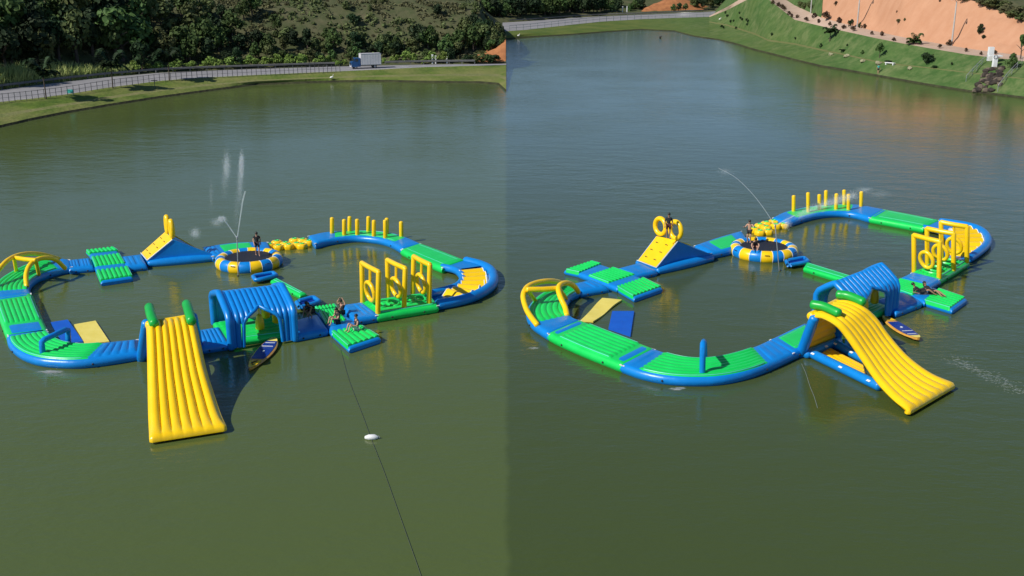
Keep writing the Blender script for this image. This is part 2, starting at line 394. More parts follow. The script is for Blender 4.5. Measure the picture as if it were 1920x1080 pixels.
strip_mesh('grass_bank', [terr2, fence, near], 'grass', sub=4, jit=0.10, jscale=0.5, fixed=(0, 1))
strip_mesh('road', [near, far], 'asphalt', sub=2)
def hill_h(px, d, top):
    w = max(0.0, min(1.0, (px - 895) / 45.0))
    return top * (1 - w) + (min(top, 5.5) if d < 15 else max(0.6, 5.5 - 0.35 * (d - 15))) * w
hill_rows = [far]
for d, z in ((1.2, 1.15), (4, 1.6), (9, 3.0), (16, 6.5), (24, 10.5), (34, 12.4), (60, 12.0), (110, 8), (170, 4), (210, 0.5)):
    hill_rows.append([radial(p, d, hill_h(LX[i], d, z)) for i, p in enumerate(far)])
HILL_ROWS = hill_rows
strip_mesh('hillside', hill_rows, 'hill', sub=4, jit=0.5, jscale=0.12, nx=5, fixed=(1,))
# the end face of the headland
endcol = [under[-1], shore[-1], lip[-1], terr[-1], terr2[-1], fence[-1], near[-1]] + [r[-1] for r in hill_rows]
foot = [V((p.x * 0.985 - 0.0, p.y, -1.6)) for p in endcol]
tag((lambda b: (b.grid([endcol, foot]), b.build('headland_end', 'redearth'))[1])(MB()), kind='structure')
def hill_point(px, d):
    """point on the hillside d metres behind the road at column px"""
    x = max(LX[0], min(LX[-1], px)); i = max(k for k in range(len(LX)) if LX[k] <= x); i = min(i, len(LX) - 2)
    t = (x - LX[i]) / (LX[i + 1] - LX[i])
    ds = [0, 1.2, 4, 9, 16, 24, 34, 60, 110, 170, 210]
    k = max(q for q in range(len(ds)) if ds[q] <= d); k = min(k, len(ds) - 2); u = (d - ds[k]) / (ds[k + 1] - ds[k])
    a = HILL_ROWS[k][i].lerp(HILL_ROWS[k][i + 1], t); c = HILL_ROWS[k + 1][i].lerp(HILL_ROWS[k + 1][i + 1], t)
    return a.lerp(c, u)

# ---- the far shore seen right of the headland
FX = [760, 860, 949, 985, 1065, 1127, 1202, 1265, 1302, 1345, 1400]
F_shore = [82, 78, 74, 70.5, 66, 61, 56, 59, 69, 75, 88]
F_bank = [66, 62, 58.5, 56, 47, 40.5, 36, 33.5, 32.5, 31, 31]
F_far = [50, 46, 42, 40, 34, 30.5, 28, 25.5, 23.5, 21, 18]
F_z = [1.0, 1.0, 1.0, 1.0, 1.2, 1.4, 1.7, 1.9, 2.2, 2.3, 2.4]
fshore = zrow(FX, F_shore, 0.0)
fb = zrow(FX, F_bank, F_z); ff = zrow(FX, F_far, F_z)
fmid = zrow(FX, [s * 0.55 + t * 0.45 for s, t in zip(F_shore, F_bank)], 0.8)
flip = [radial(p, 0.8, 0.25) for p in fshore]
strip_mesh('shore_edge', [[radial(p, -3, -1) for p in fshore], fshore, flip], 'mud', sub=2)
strip_mesh('grass_bank', [flip, fmid, fb], 'grass_mix', sub=4, jit=0.15, jscale=0.3, fixed=(0, 1))
strip_mesh('far_road', [fb, ff], 'asphalt', sub=2)
frows = [ff]
for d, z in ((3, 2.2), (12, 3.0), (30, 6.5), (60, 15), (110, 22), (180, 20)):
    frows.append([radial(p, d, z) for p in ff])
strip_mesh('hillside', frows, 'hill', sub=3, jit=0.5, jscale=0.1, nx=4)

# ---- the grassed slope, path and orange cutting on the right
RX = [1330, 1365, 1415, 1440, 1490, 1540, 1590, 1640, 1690, 1740, 1815, 1915, 2050, 2300]
R_shore = [72.5, 78, 94, 100, 113, 125, 133, 142, 151, 160, 172, 184, 202, 240]
R_terr = [42, 49, 65, 77, 84, 95, 105, 116, 123, 128, 137, 148, 165, 200]
R_terr2 = [40, 46, 62, 74, 81, 92, 102.5, 113.5, 120.5, 126, 135, 146, 163, 198]
R_pl = [32, 18, -8, -2, 37, 49, 60, 71, 81, 90, 102.5, 114, 132, 170]
R_pu = [30, 12, -18, -22, 10, 33, 46, 58, 69, 78, 91, 104, 121, 158]
z_t = [1.9, 2.0, 1.8, 1.6, 1.9, 2.0, 2.0, 2.0, 2.0, 2.1, 2.3, 2.5, 2.4, 2.4]
z_pl = [2.3, 5.5, 10.4, 10.0, 6.6, 6.0, 5.8, 5.5, 5.2, 4.8, 4.6, 4.35, 4.2, 3.8]
z_pu = [2.4, 6.5, 11.4, 11.2, 8.6, 7.5, 6.8, 6.1, 5.8, 5.4, 5.0, 4.8, 4.6, 4.3]
rshore = zrow(RX, R_shore, 0.0); rt = zrow(RX, R_terr, z_t); rt2 = zrow(RX, R_terr2, [z + 0.06 for z in z_t])
rpl = zrow(RX, R_pl, z_pl); rpu = zrow(RX, R_pu, z_pu)
rlip = [radial(p, 0.4, 0.25) for p in rshore]
strip_mesh('shore_edge', [[radial(p, -3, -1) for p in rshore], rshore, rlip], 'mud', sub=2)
strip_mesh('grass_slope', [rlip, rt], 'grass_mix', sub=5, jit=0.25, jscale=0.3, fixed=(0,))
strip_mesh('bank_path', [rt, rt2], 'strip', sub=2)
strip_mesh('grass_slope', [rt2, rpl], 'grass_mix', sub=6, jit=0.25, jscale=0.25, fixed=(0,))
strip_mesh('footpath', [rpl, rpu], 'path', sub=3)
# cutting from column 1490 on, grass hill left of it
CI = 5
def cutrow(d, zt): return [radial(rpu[i], d, rpu[i].z + zt[i - CI]) for i in range(CI, len(RX))]
ctop = [6.2, 6.6, 7.4, 8.0, 8.4, 7.6, 4.9, 4.4, 4.2]
cut0 = rpu[CI:]
cut1 = cutrow(2.5, [0.22 * z for z in ctop]); cut2 = cutrow(5.5, [0.62 * z for z in ctop]); cut3 = cutrow(9.0, ctop)
strip_mesh('earth_cutting', [cut0, cut1, cut2, cut3], 'earth', sub=8, jit=0.5, jscale=0.5, seed=3, nx=8, fixed=(3,))
ch = [cut3] + [cutrow(d, [c + e for c in ctop]) for d, e in ((14, 1.6), (25, 3.4), (60, 6), (140, 6))]
strip_mesh('scrub_hill', ch, 'hill', sub=4, jit=0.4, jscale=0.2)
GL = [-.25, 0.0, .7, 1, 1, 1]
gh = [rpu[:CI + 1]] + [[radial(p, d, p.z + e * GL[i]) for i, p in enumerate(rpu[:CI + 1])] for d, e in ((8, 3.0), (20, 7), (60, 12), (140, 14))]
gh[1][-1] = cut2[0].copy(); gh[2][-1] = ch[1][0].copy(); gh[3][-1] = ch[3][0].copy(); gh[4][-1] = ch[4][0].copy()
strip_mesh('grass_hill', gh, 'grass_mix', sub=5, jit=0.3, jscale=0.2)
def right_point(px, row_a, row_b, t):
    x = max(RX[0], min(RX[-1], px)); i = max(k for k in range(len(RX)) if RX[k] <= x); i = min(i, len(RX) - 2)
    u = (x - RX[i]) / (RX[i + 1] - RX[i])
    return row_a[i].lerp(row_a[i + 1], u).lerp(row_b[i].lerp(row_b[i + 1], u), t)
def rows_at(rows, X, px, py):
    """the surface point of a loft seen at (px, py): walk down the rows"""
    x = max(X[0], min(X[-1], px)); i = max(k for k in range(len(X)) if X[k] <= x); i = min(i, len(X) - 2)
    u = (x - X[i]) / (X[i + 1] - X[i]); best = None
    col = [r[i].lerp(r[i + 1], u) for r in rows]
    def row_px(p):
        rel = p - V((0, 0, H)); dep = rel.y * CT - rel.z * ST; up = rel.y * ST + rel.z * CT
        return 540 - F * up / dep
    for a, c in zip(col, col[1:]):
        for k in range(21):
            q = a.lerp(c, k / 20); e = abs(row_px(q) - py)
            if best is None or e < best[0]: best = (e, q)
    return best[1]
def on_slope(px, py): return rows_at([rshore, rlip, rt, rt2, rpl, rpu], RX, px, py)
def on_cut(px, py): return rows_at([cut0, cut1, cut2, cut3], RX[CI:], px, py)
def on_left(px, py): return rows_at([shore, lip, terr, terr2, fence, near, far], LX, px, py)
def on_far(px, py): return rows_at([fshore, flip, fmid, fb, ff] + frows[1:], FX, px, py)

# ================================================================== INFLATABLES
ZT = 0.50
def edges(px, n, z): return spline([P(x, y, z) for x, y in px], n)
def hull_part(name, m, inner, outer, zt, parent, r=0.27, zb=-0.16, ends=True):
    b = MB(); rows = []
    for p, q in zip(inner, outer):
        w = (q - p); w.z = 0; w.normalize(); row = []
        for a in (-50, -20, 10, 40, 65, 90):            # inner side, from below up to the top
            row.append(V((p.x, p.y, 0)) + w * (r - r * math.cos(R(a))) + V((0, 0, zt - r + r * math.sin(R(a)))))
        for a in (90, 65, 40, 10, -20, -50):
            row.append(V((q.x, q.y, 0)) - w * (r - r * math.cos(R(a))) + V((0, 0, zt - r + r * math.sin(R(a)))))
        row.append(V((q.x, q.y, zb)) - w * r); row.append(V((p.x, p.y, zb)) + w * r)
        rows.append(row)
    # rounded ends
    t0 = ((inner[0] - inner[1]) + (outer[0] - outer[1])).normalized(); t1 = ((inner[-1] - inner[-2]) + (outer[-1] - outer[-2])).normalized()
    def shrink(row, t, k, d):
        c = sum((p for p in row), V()) / len(row)
        return [V((p.x, p.y, c.z + (p.z - c.z) * k)) + t * d for p in row]
    rows = [shrink(rows[0], t0, 0.35, 0.13), shrink(rows[0], t0, 0.75, 0.10)] + rows + [shrink(rows[-1], t1, 0.75, 0.10), shrink(rows[-1], t1, 0.35, 0.13)]
    b.grid(rows, closed_u=True); b.fan(rows[0], flip=True); b.fan(rows[-1])
    return b.build(name, m, parent)
def deck_part(name, m, inner, outer, t0, t1, zt, parent, ribs=7, way='u', amp=0.045, inset=0.17, nt=None, r=0.27, drop=0.03):
    nt = nt or max(4, int((t1 - t0) * 28))
    if way == 't': nt = ribs * 6 + 1
    nu = ribs * 6 + 1 if way == 'u' else 8
    b = MB(); rows = []
    for i in range(nt):
        t = t0 + (t1 - t0) * i / (nt - 1); p, q = sample(inner, t), sample(outer, t)
        w = q - p; L = max(w.length, 1e-3); ins = inset / L; row = []
        for j in range(nu):
            u = j / (nu - 1); uu = ins + (1 - 2 * ins) * u
            s = math.sin(math.pi * ribs * (u if way == 'u' else i / (nt - 1)))
            z = zt + 0.012 + amp * abs(s) ** 0.55 if ribs > 1 else zt + 0.03
            if j in (0, nu - 1) or i in (0, nt - 1): z = zt - drop
            c = p.lerp(q, uu); row.append(V((c.x, c.y, z)))
        rows.append(row)
    b.grid(rows); o = b.build(name, m, parent)
    if m == 'green' and way == 'u':
        e0 = [r_[1] + V((0, 0, -.01)) for r_ in rows[1:-1]]; e1_ = [r_[-2] + V((0, 0, -.01)) for r_ in rows[1:-1]]
        for e in (e0, e1_):
            q = MB(); q.tube(e, .022, 5); q.build('piping', 'cyan', o if (parent.parent is None) else parent)
    return o
def straps(inner, outer, zt, parent, both=True):
    """pale buckle tabs at the joints"""
    for i, k in ((0, 1), (-1, -2)):
        for e in (inner, outer):
            o = outer if e is inner else inner
            p = e[i]; t = (e[i] - e[k]).normalized(); w = (o[i] - p).normalized()
            b = MB(); b.box(V((p.x, p.y, zt - 0.07)) + t * 0.10 + w * 0.10, t * 0.10, w * 0.045, V((0, 0, 0.02)) - w * 0.0)
            b.build('buckle', 'white', parent)
def walkway(name, label, cat, inner_px, outer_px, segs, hull='blue', zt=ZT, n=24, group='walkway sections of the floating parks', r=0.27, tabs=True):
    inner, outer = edges(inner_px, n, zt), edges(outer_px, n, zt)
    c = (sample(inner, 0.5) + sample(outer, 0.5)) / 2
    t = thing(name, label, cat, V((c.x, c.y, 0)), group)
    hull_part('hull', hull, inner, outer, zt, t, r)
    for sg in segs:
        t0, t1, m, ribs = sg[:4]; way = sg[4] if len(sg) > 4 else 'u'
        deck_part('deck' if m == 'green' else 'end_band', m, inner, outer, t0, t1, zt, t, ribs, way, amp=0.07 if ribs > 3 else 0.04)
    if tabs: straps(inner, outer, zt, t)
    for k in (.22, .78):
        for e, o in ((inner, outer), (outer, inner)):
            p = sample(e, k); w = (p - sample(o, k)); w.z = 0; w.normalize(); b = MB(); b.tube([V((p.x, p.y, zt - r)) - w * .03, V((p.x, p.y, zt - r)) + w * .02], .055, 8); b.build('valve', 'black', t)
    return t, inner, outer

def arch_pts(base_a, base_b, pix):
    """points of an arch seen at pix, its distance running from base_a to base_b"""
    n = len(pix); out = []
    for i, (x, y) in enumerate(pix): out.append(PY(x, y, base_a.y + (base_b.y - base_a.y) * i / (n - 1)))
    return out

# ---------------------------------------------------------------- pads that cross a walkway
def quad_pad(t, c, zt, name='pad', m='green', ribs=7, hull='blue'):
    """corners c = a,b,c,d in pixels; the ribs run from edge a-b to edge d-c"""
    inner, outer = edges([c[0], c[3]], 8, zt), edges([c[1], c[2]], 8, zt)
    h = hull_part(name, hull, inner, outer, zt, t, r=0.2, zb=-0.14)
    deck_part('pad_deck', m, inner, outer, -0.0, 1.0, zt, h, ribs, 'u', amp=0.10, inset=-0.01, drop=0.15)
    return h
def cross_platform(label, back, mid, front, ribs=7, strips=True):
    zt = 0.40; ctr = P(sum(x for x, y in mid) / 4, sum(y for x, y in mid) / 4, 0)
    t = thing('crossing_platform', label, 'platform', ctr, 'crossing platforms of the floating parks')
    quad_pad(t, back, zt - 0.06, ribs=ribs); quad_pad(t, front, zt - 0.06, ribs=ribs)
    inner, outer = edges([mid[0], mid[3]], 10, zt), edges([mid[1], mid[2]], 10, zt)
    h = hull_part('pad', 'blue', edges([back[3], front[0]], 10, zt), edges([back[2], front[1]], 10, zt), zt, t, r=0.22, zb=-0.14)
    deck_part('pad_deck', 'green', inner, outer, 0.0, 1.0, zt, h, ribs, 'u', amp=0.09, inset=0.10)
    return t

# ---------------------------------------------------------------- trampoline
def trampoline(label, cx, cy, rm_px, ro_px, zc=0.28, phase=0.0, nseg=18):
    base = P(cx, cy, 0.55); s = F / ((base - V((0, 0, H))).dot(V((0, CT, -ST))))
    rm, ro = rm_px / s, ro_px / s; rt = (ro - rm) / 2; Rm = (ro + rm) / 2
    c = V((base.x, base.y, 0)); t = thing('trampoline', label, 'trampoline', c, 'floating trampolines')
    for k in range(nseg):
        a0 = 2 * math.pi * k / nseg + phase; a1 = a0 + 2 * math.pi / nseg; b = MB(); rows = []
        for i in range(7):
            a = a0 + (a1 - a0) * i / 6; bulge = 1 + 0.03 * math.sin(math.pi * i / 6)
            d = V((math.cos(a), math.sin(a), 0))
            rows.append([c + d * (Rm + rt * bulge * math.cos(q)) + V((0, 0, zc + rt * 1.08 * bulge * math.sin(q))) for q in (2 * math.pi * j / 16 for j in range(16))])
        b.grid(rows, closed_u=True); seg = b.build('tube_panel', 'blue' if k % 2 else 'yellow', t)
        b = MB(); pts = [c + V((math.cos(a0), math.sin(a0), 0)) * (Rm + rt * 1.0 * math.cos(q)) + V((0, 0, zc + rt * 1.08 * math.sin(q))) for q in (2 * math.pi * j / 20 for j in range(20))]
        b.tube(pts, 0.018, 6, closed=True); b.build('seam', 'white', seg)
    b = MB(); rows = []
    for i in range(7):
        r = (rm + 0.06) * i / 6; z = zc + rt * 0.72 - 0.05 * (1 - (i / 6) ** 2)
        rows.append([c + V((math.cos(a) * max(r, 0.01), math.sin(a) * max(r, 0.01), z)) for a in (2 * math.pi * j / 40 for j in range(40))])
    b.grid(rows, closed_u=True); b.build('jump_mat', 'mesh', t)
    for k in range(36):
        a = 2 * math.pi * k / 36; d = V((math.cos(a), math.sin(a), 0)); b = MB()
        b.tube([c + d * (rm - 0.02) + V((0, 0, zc + rt * 0.72)), c + d * (rm + 0.10) + V((0, 0, zc + rt * 0.76))], 0.008, 5, cap=False)
        b.build('spring', 'dsteel', t)
    for k in range(0, nseg, 3):
        a = 2 * math.pi * (k + 0.5) / nseg + phase; d = V((math.cos(a), math.sin(a), 0)); tg = V((-d.y, d.x, 0)); b = MB()
        p = c + d * (Rm + rt * 0.92) + V((0, 0, zc + rt * 0.52))
        b.tube([p - tg * 0.16, p - tg * 0.1 + d * 0.07 + V((0, 0, .04)), p + tg * 0.1 + d * 0.07 + V((0, 0, .04)), p + tg * 0.16], 0.022, 6)
        b.build('grab_handle', 'black', t)
    return t, c, zc + rt * 0.30

# ---------------------------------------------------------------- stepping pods
def pod_cluster(label, pods, r_px):
    cx = sum(p[0] for p in pods) / len(pods); cy = sum(p[1] for p in pods) / len(pods)
    t = thing('stepping_pods', label, 'stepping pods', P(cx, cy, 0), 'clusters of yellow stepping pods')
    for i, (x, y) in enumerate(pods):
        p = P(x, y, 0.33); s = F / ((p - V((0, 0, H))).dot(V((0, CT, -ST)))); r = r_px / s; b = MB(); rows = []
        for (k, z) in ((0.86, -0.12), (0.99, 0.02), (1.0, 0.14), (0.96, 0.26), (0.84, 0.33), (0.60, 0.35), (0.30, 0.345)):
            rows.append([V((p.x, p.y, z)) + V((math.cos(a), math.sin(a), 0)) * r * 1.04 * k * (1 - 0.10 * abs(math.sin(3 * a)) ** 1.5) for a in (2 * math.pi * j / 24 for j in range(24))])
        b.grid(rows, closed_u=True); b.fan(rows[-1]); o = b.build('pod', 'yellow', t)
        b = MB(); rr = r * 0.34
        b.tube([V((p.x, p.y, 0.355)) + V((math.cos(a), math.sin(a), 0)) * rr for a in (2 * math.pi * j / 20 for j in range(20))], 0.04, 6, closed=True)
        b.build('grip_ring', 'green', o)
    return t

# ---------------------------------------------------------------- climbing ramp with two ring handles
def climbing_ramp(label, front, crest, foot_back, base_px, rings, nh=3):
    """front = (far,near) foot of the yellow face, crest = (far,near) top edge, foot_back = (far,near) end of the blue back"""
    zf = 0.42
    f0, f1 = P(*front[0], zf), P(*front[1], zf); b0, b1 = P(*foot_back[0], zf), P(*foot_back[1], zf)
    # the crest stands above the line between the feet
    u = 0.46
    c0, c1 = PY(*crest[0], f0.lerp(b0, u).y), PY(*crest[1], f1.lerp(b1, u).y)
    zc = (c0.z + c1.z) / 2
    base = (f0 + f1 + b0 + b1) / 4; t = thing('climbing_ramp', label, 'climbing ramp', V((base.x, base.y, 0)), 'climbing ramps with ring handles')
    b = MB(); wv = (f1 - f0).normalized()
    rows = []
    for a, c in ((f0, f1), (c0, c1), (c0.lerp(b0, .18) + V((0, 0, 0.05)), c1.lerp(b1, .18) + V((0, 0, 0.05))), (b0, b1)):
        pass
    prof0 = [f0, f0.lerp(c0, .5) + V((0, 0, .03)), c0, c0.lerp(b0, .12) + V((0, 0, 0.0)), c0.lerp(b0, .55) + V((0, 0, -.03)), b0]
    prof1 = [f1, f1.lerp(c1, .5) + V((0, 0, .03)), c1, c1.lerp(b1, .12) + V((0, 0, 0.0)), c1.lerp(b1, .55) + V((0, 0, -.03)), b1]
    k = 7; rows = []
    for p, q in zip(prof0, prof1):
        row = [V((p.x, p.y, -0.12)), p + V((0, 0, -0.10)) if p.z > 0.6 else V((p.x, p.y, 0.2))]
        for j in range(k): row.append(p.lerp(q, j / (k - 1)))
        row += [q + V((0, 0, -0.10)) if q.z > 0.6 else V((q.x, q.y, 0.2)), V((q.x, q.y, -0.12))]
        rows.append(row)
    b.grid(rows); b.fan(rows[0], flip=True); b.fan(rows[-1]); b.build('body', 'blue', t)
    # side tubes at the waterline, swollen
    for p, q, sgn in ((f0, b0, -1), (f1, b1, 1)):
        b = MB(); d = (q - p).normalized(); a = V((p.x, p.y, 0.2)) + d * 0.1; e = V((q.x, q.y, 0.2)) - d * 0.1
        b.tube([a.lerp(e, i / 6) for i in range(7)], [0.24, 0.30, 0.33, 0.34, 0.33, 0.30, 0.24], 12); b.build('side_tube', 'blue', t)
    # yellow face with white border and grips
    nrm = (c0 - f0).cross(f1 - f0).normalized(); nrm = nrm if nrm.z > 0 else -nrm
    b = MB(); rows = []
    for i in range(6):
        p, q = f0.lerp(c0, 0.02 + 0.97 * i / 5), f1.lerp(c1, 0.02 + 0.97 * i / 5)
        rows.append([p.lerp(q, 0.04 + 0.92 * j / 8) + nrm * (0.05 + 0.03 * math.sin(math.pi * j / 8)) for j in range(9)])
    loop = rows[0] + [r[-1] for r in rows[1:-1]] + rows[-1][::-1] + [r[0] for r in rows[-2:0:-1]]
    b.grid(rows); low = [p - nrm * 0.14 for p in loop]; b.grid([loop + loop[:1], low + low[:1]])
    face = b.build('ramp_face', 'yellow', t)
    b = MB(); b.tube([f0 + nrm * .05, f1 + nrm * .05, f1.lerp(c1, .97) + nrm * .05], 0.035, 6); b.build('piping', 'white', face)
    for i in range(nh):
        for j in range(2):
            p = f0.lerp(c0, 0.2 + 0.28 * i).lerp(f1.lerp(c1, 0.2 + 0.28 * i), 0.28 + 0.44 * j) + nrm * 0.09
            b = MB(); w = (f1 - f0).normalized(); b.tube([p - w * .11, p - w * .07 + nrm * .05, p + w * .07 + nrm * .05, p + w * .11], 0.022, 6); b.build('grip', 'black', face)
    # back rail stripe
    for (p, q) in ((c0, b0), ):
        b = MB(); b.tube([p.lerp(q, .1) + V((0, 0, .06)), p.lerp(q, .9) + V((0, 0, .06))], 0.045, 6); b.build('edge_rail', 'yellow', t)
    # ring handles: (centre px, semi axes px across and up), seen along their planes as drawn
    for (x, y, ax, ay, s01) in rings:
        base_c = c0.lerp(c1, s01); c = PY(x, y, base_c.y); s = F / ((c - V((0, 0, H))).dot(V((0, CT, -ST))))
        w = (c1 - c0); w.z = 0; w.normalize(); along = V((-w.y, w.x, 0))
        hz = V((1, 0, 0)); k = ax / s; v = V((0, 0, 1)) * (ay / s)
        # horizontal half axis lies in the ring's plane, which crosses the ramp
        h = w * (k / max(abs(w.x), 0.25))
        if h.length > 0.55: h = h.normalized() * 0.55
        b = MB(); b.tube([c + h * math.cos(a) + v * math.sin(a) for a in (2 * math.pi * j / 28 for j in range(28))], 0.17, 10, closed=True)
        b.build('ring_handle', 'yellow', t)
    return t, c0, c1

# ---------------------------------------------------------------- gates with hanging rings
def gate(t, lb, lt, rb, rt, rw=0.15, zb=0.5, ring=(0.60, 0.56), ringdrop=0.30):
    a0, b0 = P(*lb, zb), P(*rb, zb); a1, b1 = over(a0, *lt), over(b0, *rt)
    b = MB(); b.tube([a0 + V((0, 0, -.05)), a0.lerp(a1, .5), a1], rw, 10); g = b.build('gate_post', 'yellow', t)
    b = MB(); b.tube([b0 + V((0, 0, -.05)), b0.lerp(b1, .5), b1], rw, 10); b.build('gate_post', 'yellow', t)
    b = MB(); b.tube([a1, a1.lerp(b1, .5) + V((0, 0, -.02)), b1], rw * 1.02, 10); cb = b.build('gate_crossbar', 'yellow', t)
    m0 = a0.lerp(b0, .5); m1 = a1.lerp(b1, .5); w = (b1 - a1).normalized(); v = (m1 - m0).normalized()
    hh = (m1 - m0).length; c = m0 + v * (hh * 0.40)
    ry = ring[1]; rx = ring[0]
    b = MB(); b.tube([m1 - v * rw * .8, c + v * (ry + 0.04)], 0.085, 6, cap=False); st = b.build('strap', 'yellow', t)
    tilt = w.cross(v) * 0.10
    b = MB(); b.tube([c + w * rx * math.cos(q) + v * ry * math.sin(q) + tilt * math.sin(q) for q in (2 * math.pi * j / 26 for j in range(26))], 0.13, 10, closed=True)
    b.build('swing_ring', 'yellow', t)

# ---------------------------------------------------------------- ribbed house
def house(label, A, B, Cc, eave_px, ridge_px, n=14, cut=(2, 8), zb=0.12):
    a, bb, c = P(*A, 0), P(*B, 0), P(*Cc, 0); e1 = bb - a; e2 = c - a
    ez = over(a, *eave_px).z; rz = over(a.lerp(c, .5), *ridge_px).z
    mid = a + e1 * .5 + e2 * .5; t = thing('arched_house', label, 'inflatable house', V((mid.x, mid.y, 0)), 'blue ribbed houses')
    L = e1.length; r = L / (n - 1) * 0.54
    def prof(u, v):      # v 0..1 round the section from the front foot over the ridge to the back foot
        base = a + e1 * u
        pts = [(0, zb), (0.0, ez * 0.5), (0.0, ez * 0.86), (0.06, ez), (0.28, ez + (rz - ez) * .55), (0.5, rz), (0.72, ez + (rz - ez) * .55), (0.94, ez), (1, ez * .86), (1, ez * .5), (1, zb)]
        x = v * (len(pts) - 1); i = min(int(x), len(pts) - 2); f = x - i
        s = pts[i][0] + (pts[i + 1][0] - pts[i][0]) * f; z = pts[i][1] + (pts[i + 1][1] - pts[i][1]) * f
        return base + e2 * s + V((0, 0, z))
    def opening(u):       # height of the pointed opening in the front wall, as v of the section
        k = (u - 0.5) / 0.31
        if abs(k) >= 1: return 0
        return 0.335 - 0.19 * abs(k) ** 1.3
    e1d = e1.normalized(); inside = (a + e1 * .5 + e2 * .5)
    def rib(u0, u1, v0, v1, h, m=28):
        rows = []
        path0 = [prof(u0, v0 + (v1 - v0) * k / m) for k in range(m + 1)]; path1 = [prof(u1, v0 + (v1 - v0) * k / m) for k in range(m + 1)]
        for k in range(m + 1):
            tg = path0[min(k + 1, m)] - path0[max(k - 1, 0)]; nr = tg.cross(e1d).normalized()
            c = path0[k].lerp(path1[k], .5); out_ = c - V((inside.x, inside.y, ez * .45)); nr = nr if nr.dot(out_) > 0 else -nr
            row = [path0[k].lerp(path1[k], j / 8) + nr * h * math.sin(math.pi * j / 8) ** .7 for j in range(9)] + [path1[k].lerp(path0[k], j / 4) - nr * h * (.35 + .4 * math.sin(math.pi * j / 4)) for j in range(5)]
            rows.append(row)
        q = MB(); q.grid(rows, closed_u=True); q.fan(rows[0], flip=True); q.fan(rows[-1]); return q
    nr_ = n - 2
    for i in range(nr_):
        u0, u1 = i / nr_, (i + 1) / nr_; v0 = opening((u0 + u1) / 2)
        rib(u0, u1, v0, 1 - v0, r * .55).build('rib', 'blue', t)
    for u in (0.0, 1.0):
        b = MB(); b.tube([prof(u, k / 30) + e1d * (-.03 if u == 0 else .03) for k in range(31)], .19, 10); b.build('end_frame', 'blue', t)
    for side in (0, 1):   # rolled edge of each opening
        pts = []
        for k in range(25):
            u = 0.19 + 0.62 * k / 24; v = max(opening(u), 0.0); v = v if side == 0 else 1 - v
            pts.append(prof(u, v))
        if side == 0: pts = [prof(0.19, 0)] + pts + [prof(0.81, 0)]
        else: pts = [prof(0.19, 1)] + pts + [prof(0.81, 1)]
        b = MB(); b.tube(pts, .10, 8); b.build('opening_edge', 'blue', t)
    # deck
    def dq(s, q): p = a + e1 * s + e2 * q; return p
    inner = [dq(k / 9 * 1.04 - .02, 0.90) + V((0, 0, 0.38)) for k in range(10)]; outer = [dq(k / 9 * 1.04 - .02, 0.10) + V((0, 0, 0.38)) for k in range(10)]
    h = hull_part('floor', 'green', inner, outer, 0.38, t, r=.2)
    deck_part('floor_deck', 'green', inner, outer, 0.02, .98, 0.38, h, 6, 'u', amp=.05)
    # hanging yellow bags
    for s, q, dz in ((0.38, .62, 0), (0.56, .34, -.12), (0.74, .6, .1), (0.86, .42, .02)):
        top = prof(s, 0.5); p = dq(s, q); zz = 0.95 + dz
        b = MB(); b.tube([V((p.x, p.y, rz - .35 - abs(q - .5) * (rz - ez) * 2)), V((p.x, p.y, zz + .4))], 0.03, 6, cap=False); st = b.build('bag_strap', 'yellow', t)
        b = MB(); b.tube([V((p.x, p.y, zz + .42)), V((p.x, p.y, zz + .1)), V((p.x, p.y, zz - .28))], [.15, .24, .25], 12); b.build('punch_bag', 'yellow', t)
    return t

